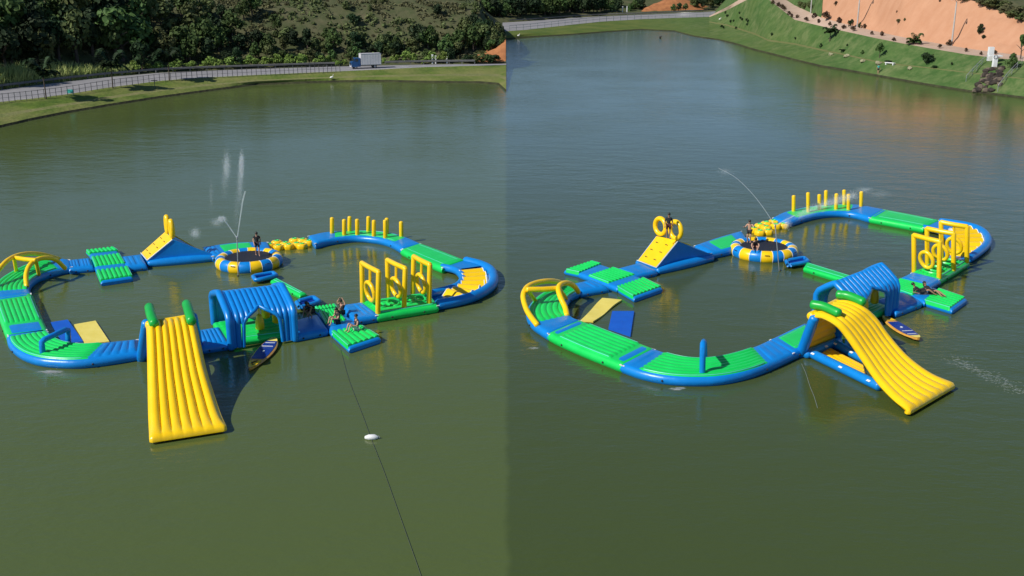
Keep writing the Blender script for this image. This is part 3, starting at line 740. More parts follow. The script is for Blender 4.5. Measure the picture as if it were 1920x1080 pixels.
# ---------------------------------------------------------------- big slide
def big_slide(label, L, Rr, legs, frame, bumpers, stair_z=2.4, foot=None, panel=None):
    n = 40
    lp = spline([P(x, y, z) for x, y, z in L], n); rp = spline([P(x, y, z) for x, y, z in Rr], n)
    for e in (lp, rp):
        d = (e[-1] - e[-4]); d.z = 0; d.normalize(); q = e[-1].copy(); e += [q + d * .12 + V((0, 0, -.03)), q + d * .20 + V((0, 0, -.11)), q + d * .20 + V((0, 0, -.24))]
    n += 3
    mid = (lp[0] + rp[0] + lp[-1] + rp[-1]) / 4; t = thing('giant_slide', label, 'slide', V((mid.x, mid.y, 0)), 'giant yellow slides')
    ribs, m = 7, 7 * 8 + 1; b = MB(); top = []; bot = []
    for i in range(n):
        p, q = lp[i], rp[i]; d = lp[min(i + 1, n - 1)] - lp[max(i - 1, 0)]; w = q - p
        nr = w.cross(d).normalized(); nr = nr if nr.z > 0 else -nr; row, lo = [], []
        for j in range(m):
            u = j / (m - 1); a = abs(math.sin(math.pi * ribs * u)) ** 0.6; fd = max(0.0, min(1.0, (n - 2 - i) / 5.0)); a = a * fd + .85 * (1 - fd)
            row.append(p.lerp(q, u) + nr * (0.13 * a - 0.04)); lo.append(p.lerp(q, 0.02 + .96 * u) - nr * (0.20 + 0.07 * a))
        top.append(row); bot.append(lo)
    rows = []
    for tr, br in zip(top, bot):
        wl_ = (tr[0] - tr[-1]).normalized()
        rows.append(tr + [tr[-1].lerp(br[-1], .3) - wl_ * 0.12, tr[-1].lerp(br[-1], .7) - wl_ * 0.12] + br[::-1] + [br[0].lerp(tr[0], .3) + wl_ * 0.12, br[0].lerp(tr[0], .7) + wl_ * 0.12])
    b.grid(rows, closed_u=True); b.fan(rows[0], flip=True); b.fan(rows[-1]); b.build('slide_surface', 'yellow', t)
    b = MB(); b.tube([lp[0].lerp(rp[0], k / 8) + V((0, 0, -.12)) for k in range(9)], 0.23, 12); b.build('top_roll', 'yellow', t)
    for pts in bumpers:
        b = MB(); b.tube(spline([P(x, y, z) for x, y, z in pts], 10), [.24] * 10, 14); b.build('bumper', 'dgreen', t)
    ft = []
    for (bx, by, top_pt) in legs:
        p = P(bx, by, -0.05); b = MB(); q = P(*top_pt); b.tube([p.lerp(q, k / 5) for k in range(6)], [.26, .27, .27, .27, .26, .25], 12); b.build('tower_leg', 'blue', t); ft.append((p, q))
    # climbing wall at the back, between the legs
    (p0, q0), (p1, q1) = ft[0], ft[1]
    b = MB(); rows = []
    for i in range(25):
        k = 0.12 + .84 * i / 24; a, c = p0.lerp(q0, k), p1.lerp(q1, k); nn = (c - a).cross(q0 - p0).normalized()
        rows.append([a.lerp(c, .08 + .84 * j / 6) + nn * 0.09 * abs(math.sin(math.pi * 5 * i / 24)) ** .6 for j in range(7)])
    b.grid(rows); b.build('climbing_wall', 'yellow', t)
    for pts, rad in frame:
        b = MB(); ps = [P(x, y, z) for x, y, z in pts]; b.tube([ps[0].lerp(ps[-1], k / 6) for k in range(7)], rad, 12); fo = b.build('base_tube', 'blue', t)
        d = (ps[-1] - ps[0]).normalized(); w = d.cross(V((0, 0, 1)))
        w = w if w.y < 0 else -w
        for k in (.08, .5, .9):
            c = ps[0].lerp(ps[-1], k) + w * rad * .86 + V((0, 0, rad * .55)); b = MB(); b.box(c, d * .11, (w * .5 + V((0, 0, .86))).cross(d).normalized() * .06, (w * .86 + V((0, 0, .5))).normalized() * .018); b.build('patch', 'white', fo)
    if panel:
        inner = edges(panel[:2], 6, 0.12); outer = edges(panel[2:], 6, 0.12)
        deck_part('base_panel', 'yellow', inner, outer, 0, 1, 0.12, t, 4, 'u', inset=.02)
    return t

# ---------------------------------------------------------------- boarding wedge: a U of tube with a dark net inside
def boarding_step(label, c, net_drop=0.05, r=0.14):
    pts = [P(x, y, 0.28) for x, y in c]; ctr = sum(pts, V()) / 4
    t = thing('boarding_step', label, 'boarding step', V((ctr.x, ctr.y, 0)), 'blue boarding steps of the balance beams')
    loop = []
    for i in range(4):
        a, b_ = pts[i], pts[(i + 1) % 4]
        for k in (0.12, 0.5, 0.88): loop.append(a.lerp(b_, k))
    b = MB(); b.tube(loop, r, 10, closed=True); b.build('frame_tube', 'blue', t)
    b = MB(); q = [p.lerp(ctr, .12) - V((0, 0, net_drop)) for p in pts]; rows = [[q[0].lerp(q[1], j / 6).lerp(q[3].lerp(q[2], j / 6), i / 6) - V((0, 0, .06 * math.sin(math.pi * i / 6) * math.sin(math.pi * j / 6))) for j in range(7)] for i in range(7)]
    b.grid(rows); b.build('net', 'navy', t)
    return t

# ---------------------------------------------------------------- flat floating mats, boards
def mat_float(name, label, c, m, wave=0.0, z=0.10):
    p = [P(x, y, z) for x, y in c]; ctr = sum(p, V()) / 4
    b = MB(); n = 12; rows = []; low = []
    for i in range(n):
        f = i / (n - 1); row = []
        for j in range(7):
            q = p[0].lerp(p[1], j / 6).lerp(p[3].lerp(p[2], j / 6), f); q = q + V((0, 0, wave * math.sin(f * 7.5 + j * .3)))
            side = (p[1] - p[0]).normalized() * wave * 1.6 * math.sin(f * 6.5); row.append(q + side)
        rows.append(row); low.append([V((q.x, q.y, q.z - 0.09)) for q in row])
    b.grid(rows); b.grid(low)
    lu = rows[0] + [r[-1] for r in rows[1:-1]] + rows[-1][::-1] + [r[0] for r in rows[-2:0:-1]]
    ll = low[0] + [r[-1] for r in low[1:-1]] + low[-1][::-1] + [r[0] for r in low[-2:0:-1]]
    b.grid([lu + lu[:1], ll + ll[:1]])
    o = b.build(name, m); tag(o, label, 'floating mat', 'flat floating mats'); return o
def paddle_board(label, tip, tail, width, grp='paddle boards beside the houses'):
    a, e = P(*tip, .12), P(*tail, .12); d = (e - a); L = d.length; d.normalize(); w = V((-d.y, d.x, 0)); t = thing('paddle_board', label, 'paddle board', V(((a.x + e.x) / 2, (a.y + e.y) / 2, 0)), grp)
    def outline(k, f=1.0): return width * f * math.sin(math.pi * min(1, max(0, k)) ** 0.80) ** 0.62
    b = MB(); rows = []
    for i in range(25):
        k = 0.004 + .992 * i / 24; c = a + d * L * k; hw = outline(k); up = 0.10 * (1 - k) ** 4
        rows.append([c + w * hw * x + V((0, 0, z + up)) for x, z in ((-0.8, -.09), (-1, -.02), (-.9, .03), (-.4, .05), (.4, .05), (.9, .03), (1, -.02), (.8, -.09))])
    b.grid(rows, closed_u=True); b.fan(rows[0], flip=True); b.fan(rows[-1]); hull = b.build('board', 'wood_board', t)
    b = MB(); rows = []
    for i in range(15):
        k = .12 + .58 * i / 14; c = a + d * L * k; hw = outline(k) * .78
        rows.append([c + w * hw * x + V((0, 0, .062 + .10 * (1 - k) ** 4)) for x in (-1, -.5, 0, .5, 1)])
    b.grid(rows); pad = b.build('deck_pad', 'navy', t)
    b = MB(); rows = []
    for i in range(9):
        k = .015 + .105 * i / 8; c = a + d * L * k; hw = outline(k) * .86
        rows.append([c + w * hw * x + V((0, 0, .058 + .10 * (1 - k) ** 4)) for x in (-1, -.5, 0, .5, 1)])
    b.grid(rows); b.build('nose_panel', 'cream', t)
    b = MB(); rows = []
    for i in range(9):
        k = .76 + .20 * i / 8; c = a + d * L * k; hw = outline(k) * .84
        rows.append([c + w * hw * x + V((0, 0, .058)) for x in (-1, -.5, 0, .5, 1)])
    b.grid(rows); b.build('tail_panel', 'yellow', t)
    for k0, k1 in ((.18, .19), (.30, .31)):
        b = MB(); c0, c1 = a + d * L * k0, a + d * L * k1; hw = outline(k0) * .6
        b.tube([c0 + w * hw + V((0, 0, .11)), c0 - w * hw + V((0, 0, .11))], .02, 5); b.build('bungee', 'white', t)
    b = MB(); b.box(a + d * L * .46 + V((0, 0, .09)), d * .07, w * .05, V((0, 0, .02))); b.build('carry_handle', 'white', pad)
    b = MB(); b.tube([a + d * L * .78 + w * .1 + V((0, 0, .08)), a + d * L * .84 - w * .12 + V((0, 0, .09)), a + d * L * .9 + w * .05 + V((0, 0, .08))], .03, 5); b.build('leash', 'black', t)
    return t

# ================================================================== PEOPLE
def skin_mesh(name, verts, edges_, m, sub=1, root=0):
    me = bpy.data.meshes.new(name); me.from_pydata([v[:3] for v in verts], edges_, [])
    o = bpy.data.objects.new(name, me); C.objects.link(o)
    md = o.modifiers.new('skin', 'SKIN'); md.use_smooth_shade = True; md.branch_smoothing = 0.3
    for i, v in enumerate(verts):
        sv = me.skin_vertices[0].data[i]; sv.radius = (v[3], v[3]) if len(v) < 5 else (v[3], v[4]); sv.use_root = (i == root)
    sd = o.modifiers.new('subd', 'SUBSURF'); sd.levels = sub; sd.render_levels = sub
    dg = bpy.context.evaluated_depsgraph_get(); dg.update()
    out = bpy.data.meshes.new_from_object(o.evaluated_get(dg)); out.name = name
    bpy.data.objects.remove(o); bpy.data.meshes.remove(me)
    out.materials.clear(); out.materials.append(M[m]); out.polygons.foreach_set('use_smooth', [True] * len(out.polygons))
    return out
STAND = dict(pel=(0, 0, .95), waist=(0, .01, 1.10), chest=(0, 0, 1.29), nb=(0, -.01, 1.44), hd=(0, .03, 1.62),
             shL=(-.17, 0, 1.39), elL=(-.25, -.03, 1.13), waL=(-.26, .06, .90), shR=(.17, 0, 1.39), elR=(.25, -.03, 1.13), waR=(.26, .06, .90),
             hpL=(-.09, 0, .91), knL=(-.10, .03, .50), anL=(-.10, -.03, .08), hpR=(.09, 0, .91), knR=(.10, .03, .50), anR=(.10, -.03, .08))
WALK = dict(STAND, knL=(-.09, .20, .53), anL=(-.09, .16, .12), knR=(.09, .0, .50), anR=(.09, -.22, .10), elL=(-.25, -.14, 1.15), waL=(-.25, -.10, .92), elR=(.24, .08, 1.15), waR=(.22, .24, .98), hd=(0, .08, 1.60))
SIT = dict(pel=(0, 0, .14), waist=(0, -.03, .29), chest=(0, -.04, .48), nb=(0, -.02, .63), hd=(0, .05, .80),
           shL=(-.17, -.04, .58), elL=(-.25, .10, .36), waL=(-.16, .32, .38), shR=(.17, -.04, .58), elR=(.25, .10, .36), waR=(.16, .32, .38),
           hpL=(-.09, .02, .13), knL=(-.12, .38, .44), anL=(-.12, .50, .07), hpR=(.09, .02, .13), knR=(.12, .38, .44), anR=(.12, .52, .07))
LEAN = dict(SIT, elR=(.28, -.22, .32), waR=(.30, -.28, .08), nb=(0, -.06, .62), hd=(0, -.02, .80), elL=(-.26, .06, .36), waL=(-.2, .28, .36))
ARMSUP = dict(SIT, elL=(-.30, .02, .66), waL=(-.16, .02, .88), elR=(.30, .02, .66), waR=(.16, .02, .88))
CROUCH = dict(pel=(0, -.1, .42), waist=(0, -.05, .55), chest=(0, .10, .70), nb=(0, .2, .82), hd=(0, .32, .95),
              shL=(-.17, .15, .76), elL=(-.24, .28, .52), waL=(-.16, .42, .36), shR=(.17, .15, .76), elR=(.24, .28, .52), waR=(.16, .42, .36),
              hpL=(-.09, -.08, .40), knL=(-.14, .30, .46), anL=(-.12, .02, .08), hpR=(.09, -.08, .40), knR=(.14, .28, .46), anR=(.12, -.02, .08))
BOUNCE = dict(STAND, elL=(-.34, .12, 1.20), waL=(-.42, .30, 1.34), elR=(.30, .14, 1.16), waR=(.32, .34, 1.22), knL=(-.11, .16, .56), anL=(-.11, -.02, .12), knR=(.11, .12, .54), anR=(.11, -.06, .10), chest=(0, .06, 1.27), nb=(0, .09, 1.42), hd=(0, .15, 1.60))
LIE = dict(pel=(0, 0, .14), waist=(0, -.14, .18), chest=(0, -.32, .26), nb=(0, -.44, .36), hd=(0, -.52, .52),
           shL=(-.17, -.38, .31), elL=(-.24, -.50, .10), waL=(-.22, -.26, .06), shR=(.17, -.38, .31), elR=(.24, -.50, .10), waR=(.22, -.26, .06),
           hpL=(-.09, .02, .13), knL=(-.11, .42, .22), anL=(-.11, .80, .07), hpR=(.09, .02, .13), knR=(.11, .40, .30), anR=(.11, .74, .07))
PM = {}
def person(label, loc, yaw, pose, pname, shirt, bottom, skin, group, scale=1.0, sleeves=0.55, hair='hair', long_hair=False):
    J = {k: V(v) for k, v in pose.items()}
    rad = dict(pel=.125, waist=.108, chest=.13, nb=.075, shL=.066, shR=.066, elL=.045, elR=.045, waL=.030, waR=.030, hpL=.088, hpR=.088, knL=.058, knR=.058, anL=.038, anR=.038)
    names = list(rad); idx = {n: i for i, n in enumerate(names)}
    vs = [(*J[n], rad[n]) for n in names]; es = [(idx[a], idx[b]) for a, b in (('pel', 'waist'), ('waist', 'chest'), ('chest', 'nb'), ('chest', 'shL'), ('chest', 'shR'), ('shL', 'elL'), ('elL', 'waL'), ('shR', 'elR'), ('elR', 'waR'), ('pel', 'hpL'), ('pel', 'hpR'), ('hpL', 'knL'), ('knL', 'anL'), ('hpR', 'knR'), ('knR', 'anR'))]
    def add(p, r, link):
        vs.append((*p, r)); es.append((link, len(vs) - 1)); return len(vs) - 1
    nb, hd = J['nb'], J['hd']; up = (hd - nb).normalized(); fw = V((0, 1, 0)) - up * up.y; fw.normalize(); rt_ = up.cross(fw) * -1
    k = add(nb.lerp(hd, .45), .052, idx['nb']); k = add(hd - up * .07 + fw * .01, .075, k); k = add(hd + up * .01, .092, k); k = add(hd + up * .085 - fw * .01, .072, k)
    for s in 'LR':      # feet and hands with five fingers
        f = V((0, 1, 0)); an = J['an' + s]; kn = J['kn' + s]; toe = an + V((0, .13, -.045)); add(toe, .032, idx['an' + s])
        w = J['wa' + s]; d = (w - J['el' + s]).normalized(); hnd = add(w + d * .07, .034, idx['wa' + s])
        side = d.cross(V((0, 0, 1))); side = side.normalized() if side.length > .1 else V((1, 0, 0)); low = d.cross(side)
        for q, ln in ((-.028, .075), (-.009, .09), (.010, .085), (.028, .065)):
            a = add(w + d * (.11) + side * q, .009, hnd); add(w + d * (.11 + ln * .8) + side * q * 1.2 + low * .02, .008, a)
        add(w + d * .085 + side * -.055 + low * .02, .010, hnd)
    key = (pname, skin)
    if key not in PM: PM[key] = skin_mesh('body', vs, es, skin)
    t = thing('person', label, 'person', loc, group); t.rotation_euler = (0, 0, yaw); t.scale = (scale,) * 3
    def put(name, me):
        o = bpy.data.objects.new(name, me); C.objects.link(o); o.parent = t; return o
    body = put('body', PM[key])
    def sub_chain(names_, scale_, extra=(), edges_=()):
        v = [(*J[n], rad[n] * scale_) for n in names_]; ii = {n: i for i, n in enumerate(names_)}; e = [(ii[a], ii[b]) for a, b in edges_]
        for (link, p, r) in extra: v.append((*p, r)); e.append((ii[link], len(v) - 1))
        return v, e
    if shirt:
        v, e = sub_chain(['pel', 'waist', 'chest', 'nb', 'shL', 'shR'], 1.14, [('shL', J['shL'].lerp(J['elL'], sleeves), .062), ('shR', J['shR'].lerp(J['elR'], sleeves), .062)], [('pel', 'waist'), ('waist', 'chest'), ('chest', 'nb'), ('chest', 'shL'), ('chest', 'shR')])
        k2 = (pname, 'shirt', shirt, sleeves)
        if k2 not in PM: PM[k2] = skin_mesh('shirt', v, e, shirt)
        put('shirt', PM[k2])
    v, e = sub_chain(['pel', 'hpL', 'hpR'], 1.17, [('hpL', J['hpL'].lerp(J['knL'], .75), .082), ('hpR', J['hpR'].lerp(J['knR'], .75), .082)], [('pel', 'hpL'), ('pel', 'hpR')])
    k3 = (pname, 'shorts', bottom)
    if k3 not in PM: PM[k3] = skin_mesh('shorts', v, e, bottom)
    put('shorts', PM[k3])
    rot = Matrix((rt_, fw, up)).transposed()
    b = MB(); b.ellipsoid(hd + up * .045 - fw * .02, .098, .108, .095, 12, 8, rot)
    if long_hair: b.ellipsoid(hd - up * .10 - fw * .085, .085, .05, .17, 10, 7, rot)
    o = put('hair', b.mesh('hair', hair))
    b = MB()
    for s in (-1, 1): b.ellipsoid(hd - up * .015 + fw * .088 + rt_ * s * .034, .013, .008, .009, 6, 5, rot)
    put('eyes', b.mesh('eyes', 'black'))
    b = MB(); b.ellipsoid(hd - up * .035 + fw * .098, .014, .018, .022, 6, 5, rot)
    for s in (-1, 1): b.ellipsoid(hd - up * .02 + rt_ * s * .092, .012, .022, .03, 6, 5, rot)
    put('nose_and_ears', b.mesh('nose_and_ears', skin))
    b = MB(); b.ellipsoid(hd - up * .075 + fw * .086, .024, .008, .006, 6, 5, rot); put('mouth', b.mesh('mouth', 'cloth_dark'))
    return t

# ================================================================== THE LEFT PARK
LP_ = 'left park'
# curved walkway with climbing arches (top left corner)
inner = [(131, 500), (112, 503.5), (92, 509), (74, 516), (62, 525), (56, 536), (60, 549)]
outer = [(126, 484.5), (100, 484), (70, 488.5), (36, 501), (0, 521), (-18, 540), (-14, 560)]
aw, wi, wo = walkway('arch_walkway', 'curved green walkway with yellow climbing arches, in the left park', 'walkway', inner, outer, [(0.0, 0.10, 'blue', 3), (0.11, 0.86, 'green', 7), (0.87, 1.0, 'blue', 1)], n=36)
def arches(t, in_a, in_b, in_pts, out_a, out_b, out_pts, bar, struts, r=0.15):
    for a, b_, pts in ((in_a, in_b, in_pts), (out_a, out_b, out_pts)):
        A, B_ = P(*a, ZT), P(*b_, ZT); w = arch_pts(A, B_, [a] + pts + [b_]); m = MB(); m.tube(spline(w, 30), r, 10); m.build('climbing_arch', 'yellow', t)
    IA, IB, OA, OB = P(*in_a, ZT), P(*in_b, ZT), P(*out_a, ZT), P(*out_b, ZT)
    p = PY(*bar[0], OA.lerp(OB, bar[2]).y); q = PY(*bar[1], IA.lerp(IB, bar[3]).y)
    m = MB(); m.tube([p, p.lerp(q, .5) - V((0, 0, .03)), q], r, 10); m.build('arch_crossbar', 'yellow', t)
    for e, s in zip((p, q), struts):
        m = MB(); m.tube([e, P(*s, ZT)], r * .8, 8); m.build('arch_strut', 'yellow', t)
arches(aw, (50, 537), (122, 503), [(49, 515), (56, 497), (70, 486.5), (87, 483.5), (105, 487.5)],
       (-16, 545), (112, 486), [(-12, 520), (0, 503), (12, 490), (26, 481.5), (42, 477), (60, 475.5), (84, 478)], ((26, 483), (67, 488), .5, .42), ((31, 510), (73, 515)))
walkway('straight_walkway', 'straight green ribbed walkway at the left edge of the left park', 'walkway', [(61, 549), (70, 571), (81, 596), (92, 619)], [(-13, 560), (-5, 585), (4, 611), (11, 628)], [(0.0, 0.06, 'blue', 1), (0.07, 0.73, 'green', 7), (0.75, 1.0, 'blue', 1)], hull='green')
hw, hi, ho = walkway('hurdle_walkway', 'curved green walkway with a blue hurdle, front left corner of the left park', 'walkway',
    [(91, 617), (99, 626), (112, 634), (130, 640), (160, 643), (190, 641), (215, 638), (240, 635.5), (254, 634)],
    [(11, 628), (14, 640), (24, 652), (42, 663), (70, 671.5), (110, 675.5), (150, 675.5), (200, 670), (257, 661)], [(0.02, 0.76, 'green', 7), (0.77, 1.0, 'blue', 5, 't')], n=40)
def hurdle(t, a, at, bt, b_, r=0.15):
    A, B_ = P(*a, ZT), P(*b_, ZT); A1, B1 = over(A, *at), over(B_, *bt)
    m = MB(); m.tube([A - V((0, 0, .05)), A.lerp(A1, .6), A1.lerp(A, .12), A1.lerp(B1, .10), A1.lerp(B1, .5), A1.lerp(B1, .9), B1.lerp(B_, .12), B1.lerp(B_, .4), B_ - V((0, 0, .05))], r, 10); m.build('hurdle', 'blue', t)
hurdle(hw, (80, 662), (78, 639), (127, 616), (128, 639))
mat_float('floating_mat', 'blue floating mat behind the hurdle walkway of the left park', [(95, 604), (127, 599), (156, 640), (118, 644)], 'bluemat')
mat_float('floating_mat', 'plain pale yellow floating mat beside the blue mat, in the left park', [(139, 608), (179, 601), (205, 640), (160, 645)], 'cream')
walkway('link_walkway', 'short blue link between the arch walkway and the crossing platform, left park', 'walkway', [(133, 503), (172, 499.5)], [(129, 486), (166, 482)], [(0.0, 0.45, 'blue', 3, 't'), (0.55, 1.0, 'blue', 3, 't')], zt=.42, n=8, tabs=False)
cross_platform('green and blue crossing platform before the climbing ramp, in the left park',
    [(161, 470), (213, 464), (222, 470), (167, 476)], [(168, 482.5), (227, 475), (238, 493), (175, 500)], [(180, 507.5), (240, 500), (249, 518), (188, 527)], ribs=7)
walkway('link_walkway', 'short blue link between the crossing platform and the climbing ramp, left park', 'walkway', [(241, 500), (272, 496.5)], [(229, 479.5), (262, 475.5)], [(0.0, 0.55, 'blue', 2, 't'), (0.62, 1.0, 'blue', 1, 't')], zt=.42, n=8, tabs=False)
climbing_ramp('blue wedge with yellow climbing face and two rings seen edge on, left park', [(265, 475), (277, 489)], [(311, 434), (325, 449.5)], [(370, 468), (404, 478)], None, [(313.5, 421, 3.2, 15, .2), (321.5, 429, 3.4, 15, .8)])
walkway('rest_platform', 'blue platform with plain green top behind the trampoline, left park', 'platform', [(402, 479), (470, 470), (505, 466)], [(384, 461), (440, 453.5), (498, 452)], [(0.0, 0.14, 'blue', 2, 't'), (0.2, 0.74, 'green', 1), (0.78, 1.0, 'blue', 1)], n=16, group='rest platforms')
trampoline('round blue and yellow trampoline with one man walking on its mat', 466.5, 481.5, 41, 62.5, phase=.1)
pod_cluster('left cluster of yellow stepping pods beside the trampoline, left park', [(505, 457.5), (519, 451.5), (522, 459.5), (535, 454.5), (541, 458)], 10.5)
pod_cluster('right cluster of yellow stepping pods before the post walkway, left park', [(552, 447.5), (556, 455.5), (567, 448), (566, 457), (579, 451)], 10.5)
pw, pi_, po_ = walkway('post_walkway', 'curved walkway carrying yellow posts at the back of the left park', 'walkway',
    [(594, 455), (612, 450), (634, 446), (665, 443), (700, 445.5), (728, 452), (752, 465)], [(580, 440), (605, 434.5), (630, 432), (679, 430.5), (727, 433.5), (762, 443), (790, 455)],
    [(0.0, 0.16, 'blue', 1), (0.18, 0.82, 'green', 1), (0.84, 1.0, 'blue', 1)], n=30)
def posts(t, lst, r=0.155):
    for (bx, by, ty) in lst:
        p = P(bx, by, ZT); q = over(p, bx + 0.4 + random.uniform(-.8, .8), ty + 3); b = MB(); b.tube([p - V((0, 0, .08)), p.lerp(q, .5), q], r, 10); b.build('post', 'yellow', t)
posts(pw, [(622.5, 437, 406.5), (645.5, 441, 410), (655, 433.5, 404.5), (670, 440, 409.5), (690.5, 434, 404.5), (701, 442.5, 411.5), (722.5, 446, 411), (725, 438, 407.5), (752.5, 443.5, 414)])
walkway('straight_walkway', 'plain green walkway along the back right of the left park', 'walkway', [(752, 468), (785, 483), (826, 500)], [(791, 455), (830, 469), (871, 485)], [(0.0, 0.99, 'green', 1)], hull='green')

def stair_curve(label, inner_px, outer_px, bars, r_out=0.33, r_in=0.25):
    inner, outer = edges(inner_px, 30, 0.34), edges(outer_px, 40, 0.30)
    c = (inner[15] + outer[20]) / 2; t = thing('stair_curve', label, 'curved walkway', V((c.x, c.y, 0)), 'blue bends with yellow bars')
    b = MB(); b.tube([p + V((0, 0, .0)) for p in outer], r_out, 14); b.build('outer_tube', 'blue', t)
    b = MB(); b.tube(inner, r_in, 12); b.build('inner_tube', 'blue', t)
    b = MB(); rows = []
    for i in range(24): rows.append([sample(inner, i / 23).lerp(sample(outer, i / 23), j / 5) * 1.0 for j in range(6)])
    rows = [[V((p.x, p.y, .16)) for p in r] for r in rows]; b.grid(rows); b.build('floor', 'blue', t)
    b = MB(); rows = [[sample(inner, k / 40).lerp(sample(outer, k / 40), .1 + .8 * j / 6) for j in range(7)] for k in range(0, 8)]
    rows = [[V((p.x, p.y, .43)) for p in r] for r in rows]
    b.grid(rows); b.build('end_band', 'blue', t)
    n = len(bars)
    for i, (x0, y0, x1, y1, z) in enumerate(bars):
        p, q = P(x0, y0, z), P(x1, y1, z); d = (q - p).normalized(); s = V((d.y, -d.x, 0)); s = s if s.y < 0 else -s
        b = MB(); sec = [(-.30, .14 - z), (-.24, -.10), (-.10, .03), (.06, .02), (.34, -.26), (.42, .14 - z)]
        lo = [p + s * a + V((0, 0, zz)) for a, zz in sec]; hi_ = [q + s * a + V((0, 0, zz)) for a, zz in sec]
        b.grid([[a.lerp(c2, k / 6) for k in range(7)] for a, c2 in zip(lo, hi_)]); bar = b.build('step_bar', 'yellow', t)
        for e in (lo, hi_):
            b = MB(); b.fan(e); b.tube(e, 0.03, 6); b.build('bar_end', 'white', bar)
    return t
stair_curve('blue bend filled with yellow step bars, right end of the left park', [(830, 501), (855, 507), (866, 517), (867, 526), (858, 536), (842, 542), (822, 547), (806, 552)],
    [(874, 490), (901, 497), (919, 506.5), (925, 520), (922, 534), (908, 546), (886, 556.5), (858, 564.5), (822, 571.5)],
    [(862, 508, 905, 503.5, .55), (867, 514, 910, 510, .6), (868, 520.5, 911, 518, .62), (865, 527.5, 908, 526.5, .62), (859, 533.5, 899, 536, .6), (850, 538.5, 885, 545, .55), (839, 542, 868, 552, .5)])
gw, gi, go_ = walkway('gate_walkway', 'green walkway with three yellow swing gates, in the left park', 'walkway', [(676, 565), (740, 556), (801, 548)], [(711, 590), (760, 582), (819, 572.5)], [(0.02, 0.98, 'green', 6)], hull='green', n=24)
for s in range(4):
    pa, pb = sample(gi, .15 + .22 * s), sample(go_, .15 + .22 * s); c = pa.lerp(pb, .5); b = MB(); w = (pb - pa).normalized(); d = V((-w.y, w.x, 0))
    b.tube([V((c.x, c.y, .58)) + w * .55 * math.cos(a) + d * .3 * math.sin(a) for a in (2 * math.pi * j / 16 for j in range(16))], .08, 6, closed=True); b.build('foot_ring', 'green', gw)
gate(gw, (680, 566), (678.5, 493), (708.5, 587), (710, 510))
gate(gw, (728, 558), (726.5, 487.5), (757.5, 578), (760, 503.5))
gate(gw, (774, 550), (776, 481), (804.5, 570), (806, 496.5))
walkway('link_walkway', 'blue landing between the swing gates and the pads, left park', 'walkway', [(640, 570), (675, 565)], [(668, 597), (709, 590)], [(0.0, .45, 'blue', 1), (.52, 1.0, 'blue', 2, 't')], n=10, tabs=False)
cross_platform('crossing platform with people sitting on its green pads, in the left park', [(590, 577), (628, 571.5), (632, 577), (596, 583)], [(594, 583.5), (632, 578), (652, 600), (607, 608.5)], [(620, 622), (679, 611), (713, 631), (652, 651)], ribs=6)
walkway('link_walkway', 'blue link between the house and the crossing platform, left park', 'walkway', [(548, 600), (592, 588)], [(556, 628), (612, 617)], [(0.05, .95, 'blue', 2, 't')], zt=.42, n=8, tabs=False)
boarding_step('blue boarding step at the trampoline end of the green beam, left park', [(474, 518), (512, 511), (519, 517), (480, 526)])
walkway('balance_beam', 'narrow green beam running behind the blue house, left park', 'balance beam', [(508, 526), (560, 552)], [(520, 520), (574, 548)], [(0.0, 1.0, 'green', 1)], hull='green', n=10, tabs=False, group='narrow balance beams', zt=.34, r=.16)
boarding_step('blue boarding step between the house and the seated people, left park', [(556, 566), (588, 557), (600, 566), (562, 577)])
house('blue ribbed inflatable house with front arch facing the camera, left park', (435, 657), (553, 641), (403, 610), (427, 591), (411, 549))
walkway('link_walkway', 'blue ribbed link between the giant slide and the house, left park', 'walkway', [(370, 617), (408, 611)], [(382, 650), (428, 643)], [(0.02, .98, 'blue', 5, 't')], zt=.42, n=8, tabs=False)
big_slide('giant yellow slide pointing straight at the camera, left park',
    [(277, 606, 2.75), (278, 612, 2.85), (279, 627, 2.7), (280, 660, 2.2), (281, 712, 1.45), (282, 765, .8), (283, 795, .48), (284, 816, .36)],
    [(361, 592, 2.75), (362, 598, 2.85), (366, 613, 2.7), (373, 645, 2.2), (384, 693, 1.45), (399, 742, .8), (409, 772, .48), (419, 795, .36)],
    [(265, 676, (275, 606, 2.6)), (372, 655, (361, 594, 2.6))],
    [([(290, 655, .2), (298, 785, .2)], .2), ([(365, 640, .2), (385, 755, .2)], .2), ([(277, 660, .22), (372, 642, .22)], .24)],
    [[(280, 576, 3.1), (283, 590, 3.1), (289, 607, 3.0)], [(350, 570, 3.1), (354, 584, 3.1), (359, 602, 3.0)]])
paddle_board('orange paddle board with dark blue deck floating free beside the house, left park', (515, 637), (468, 692), .52)

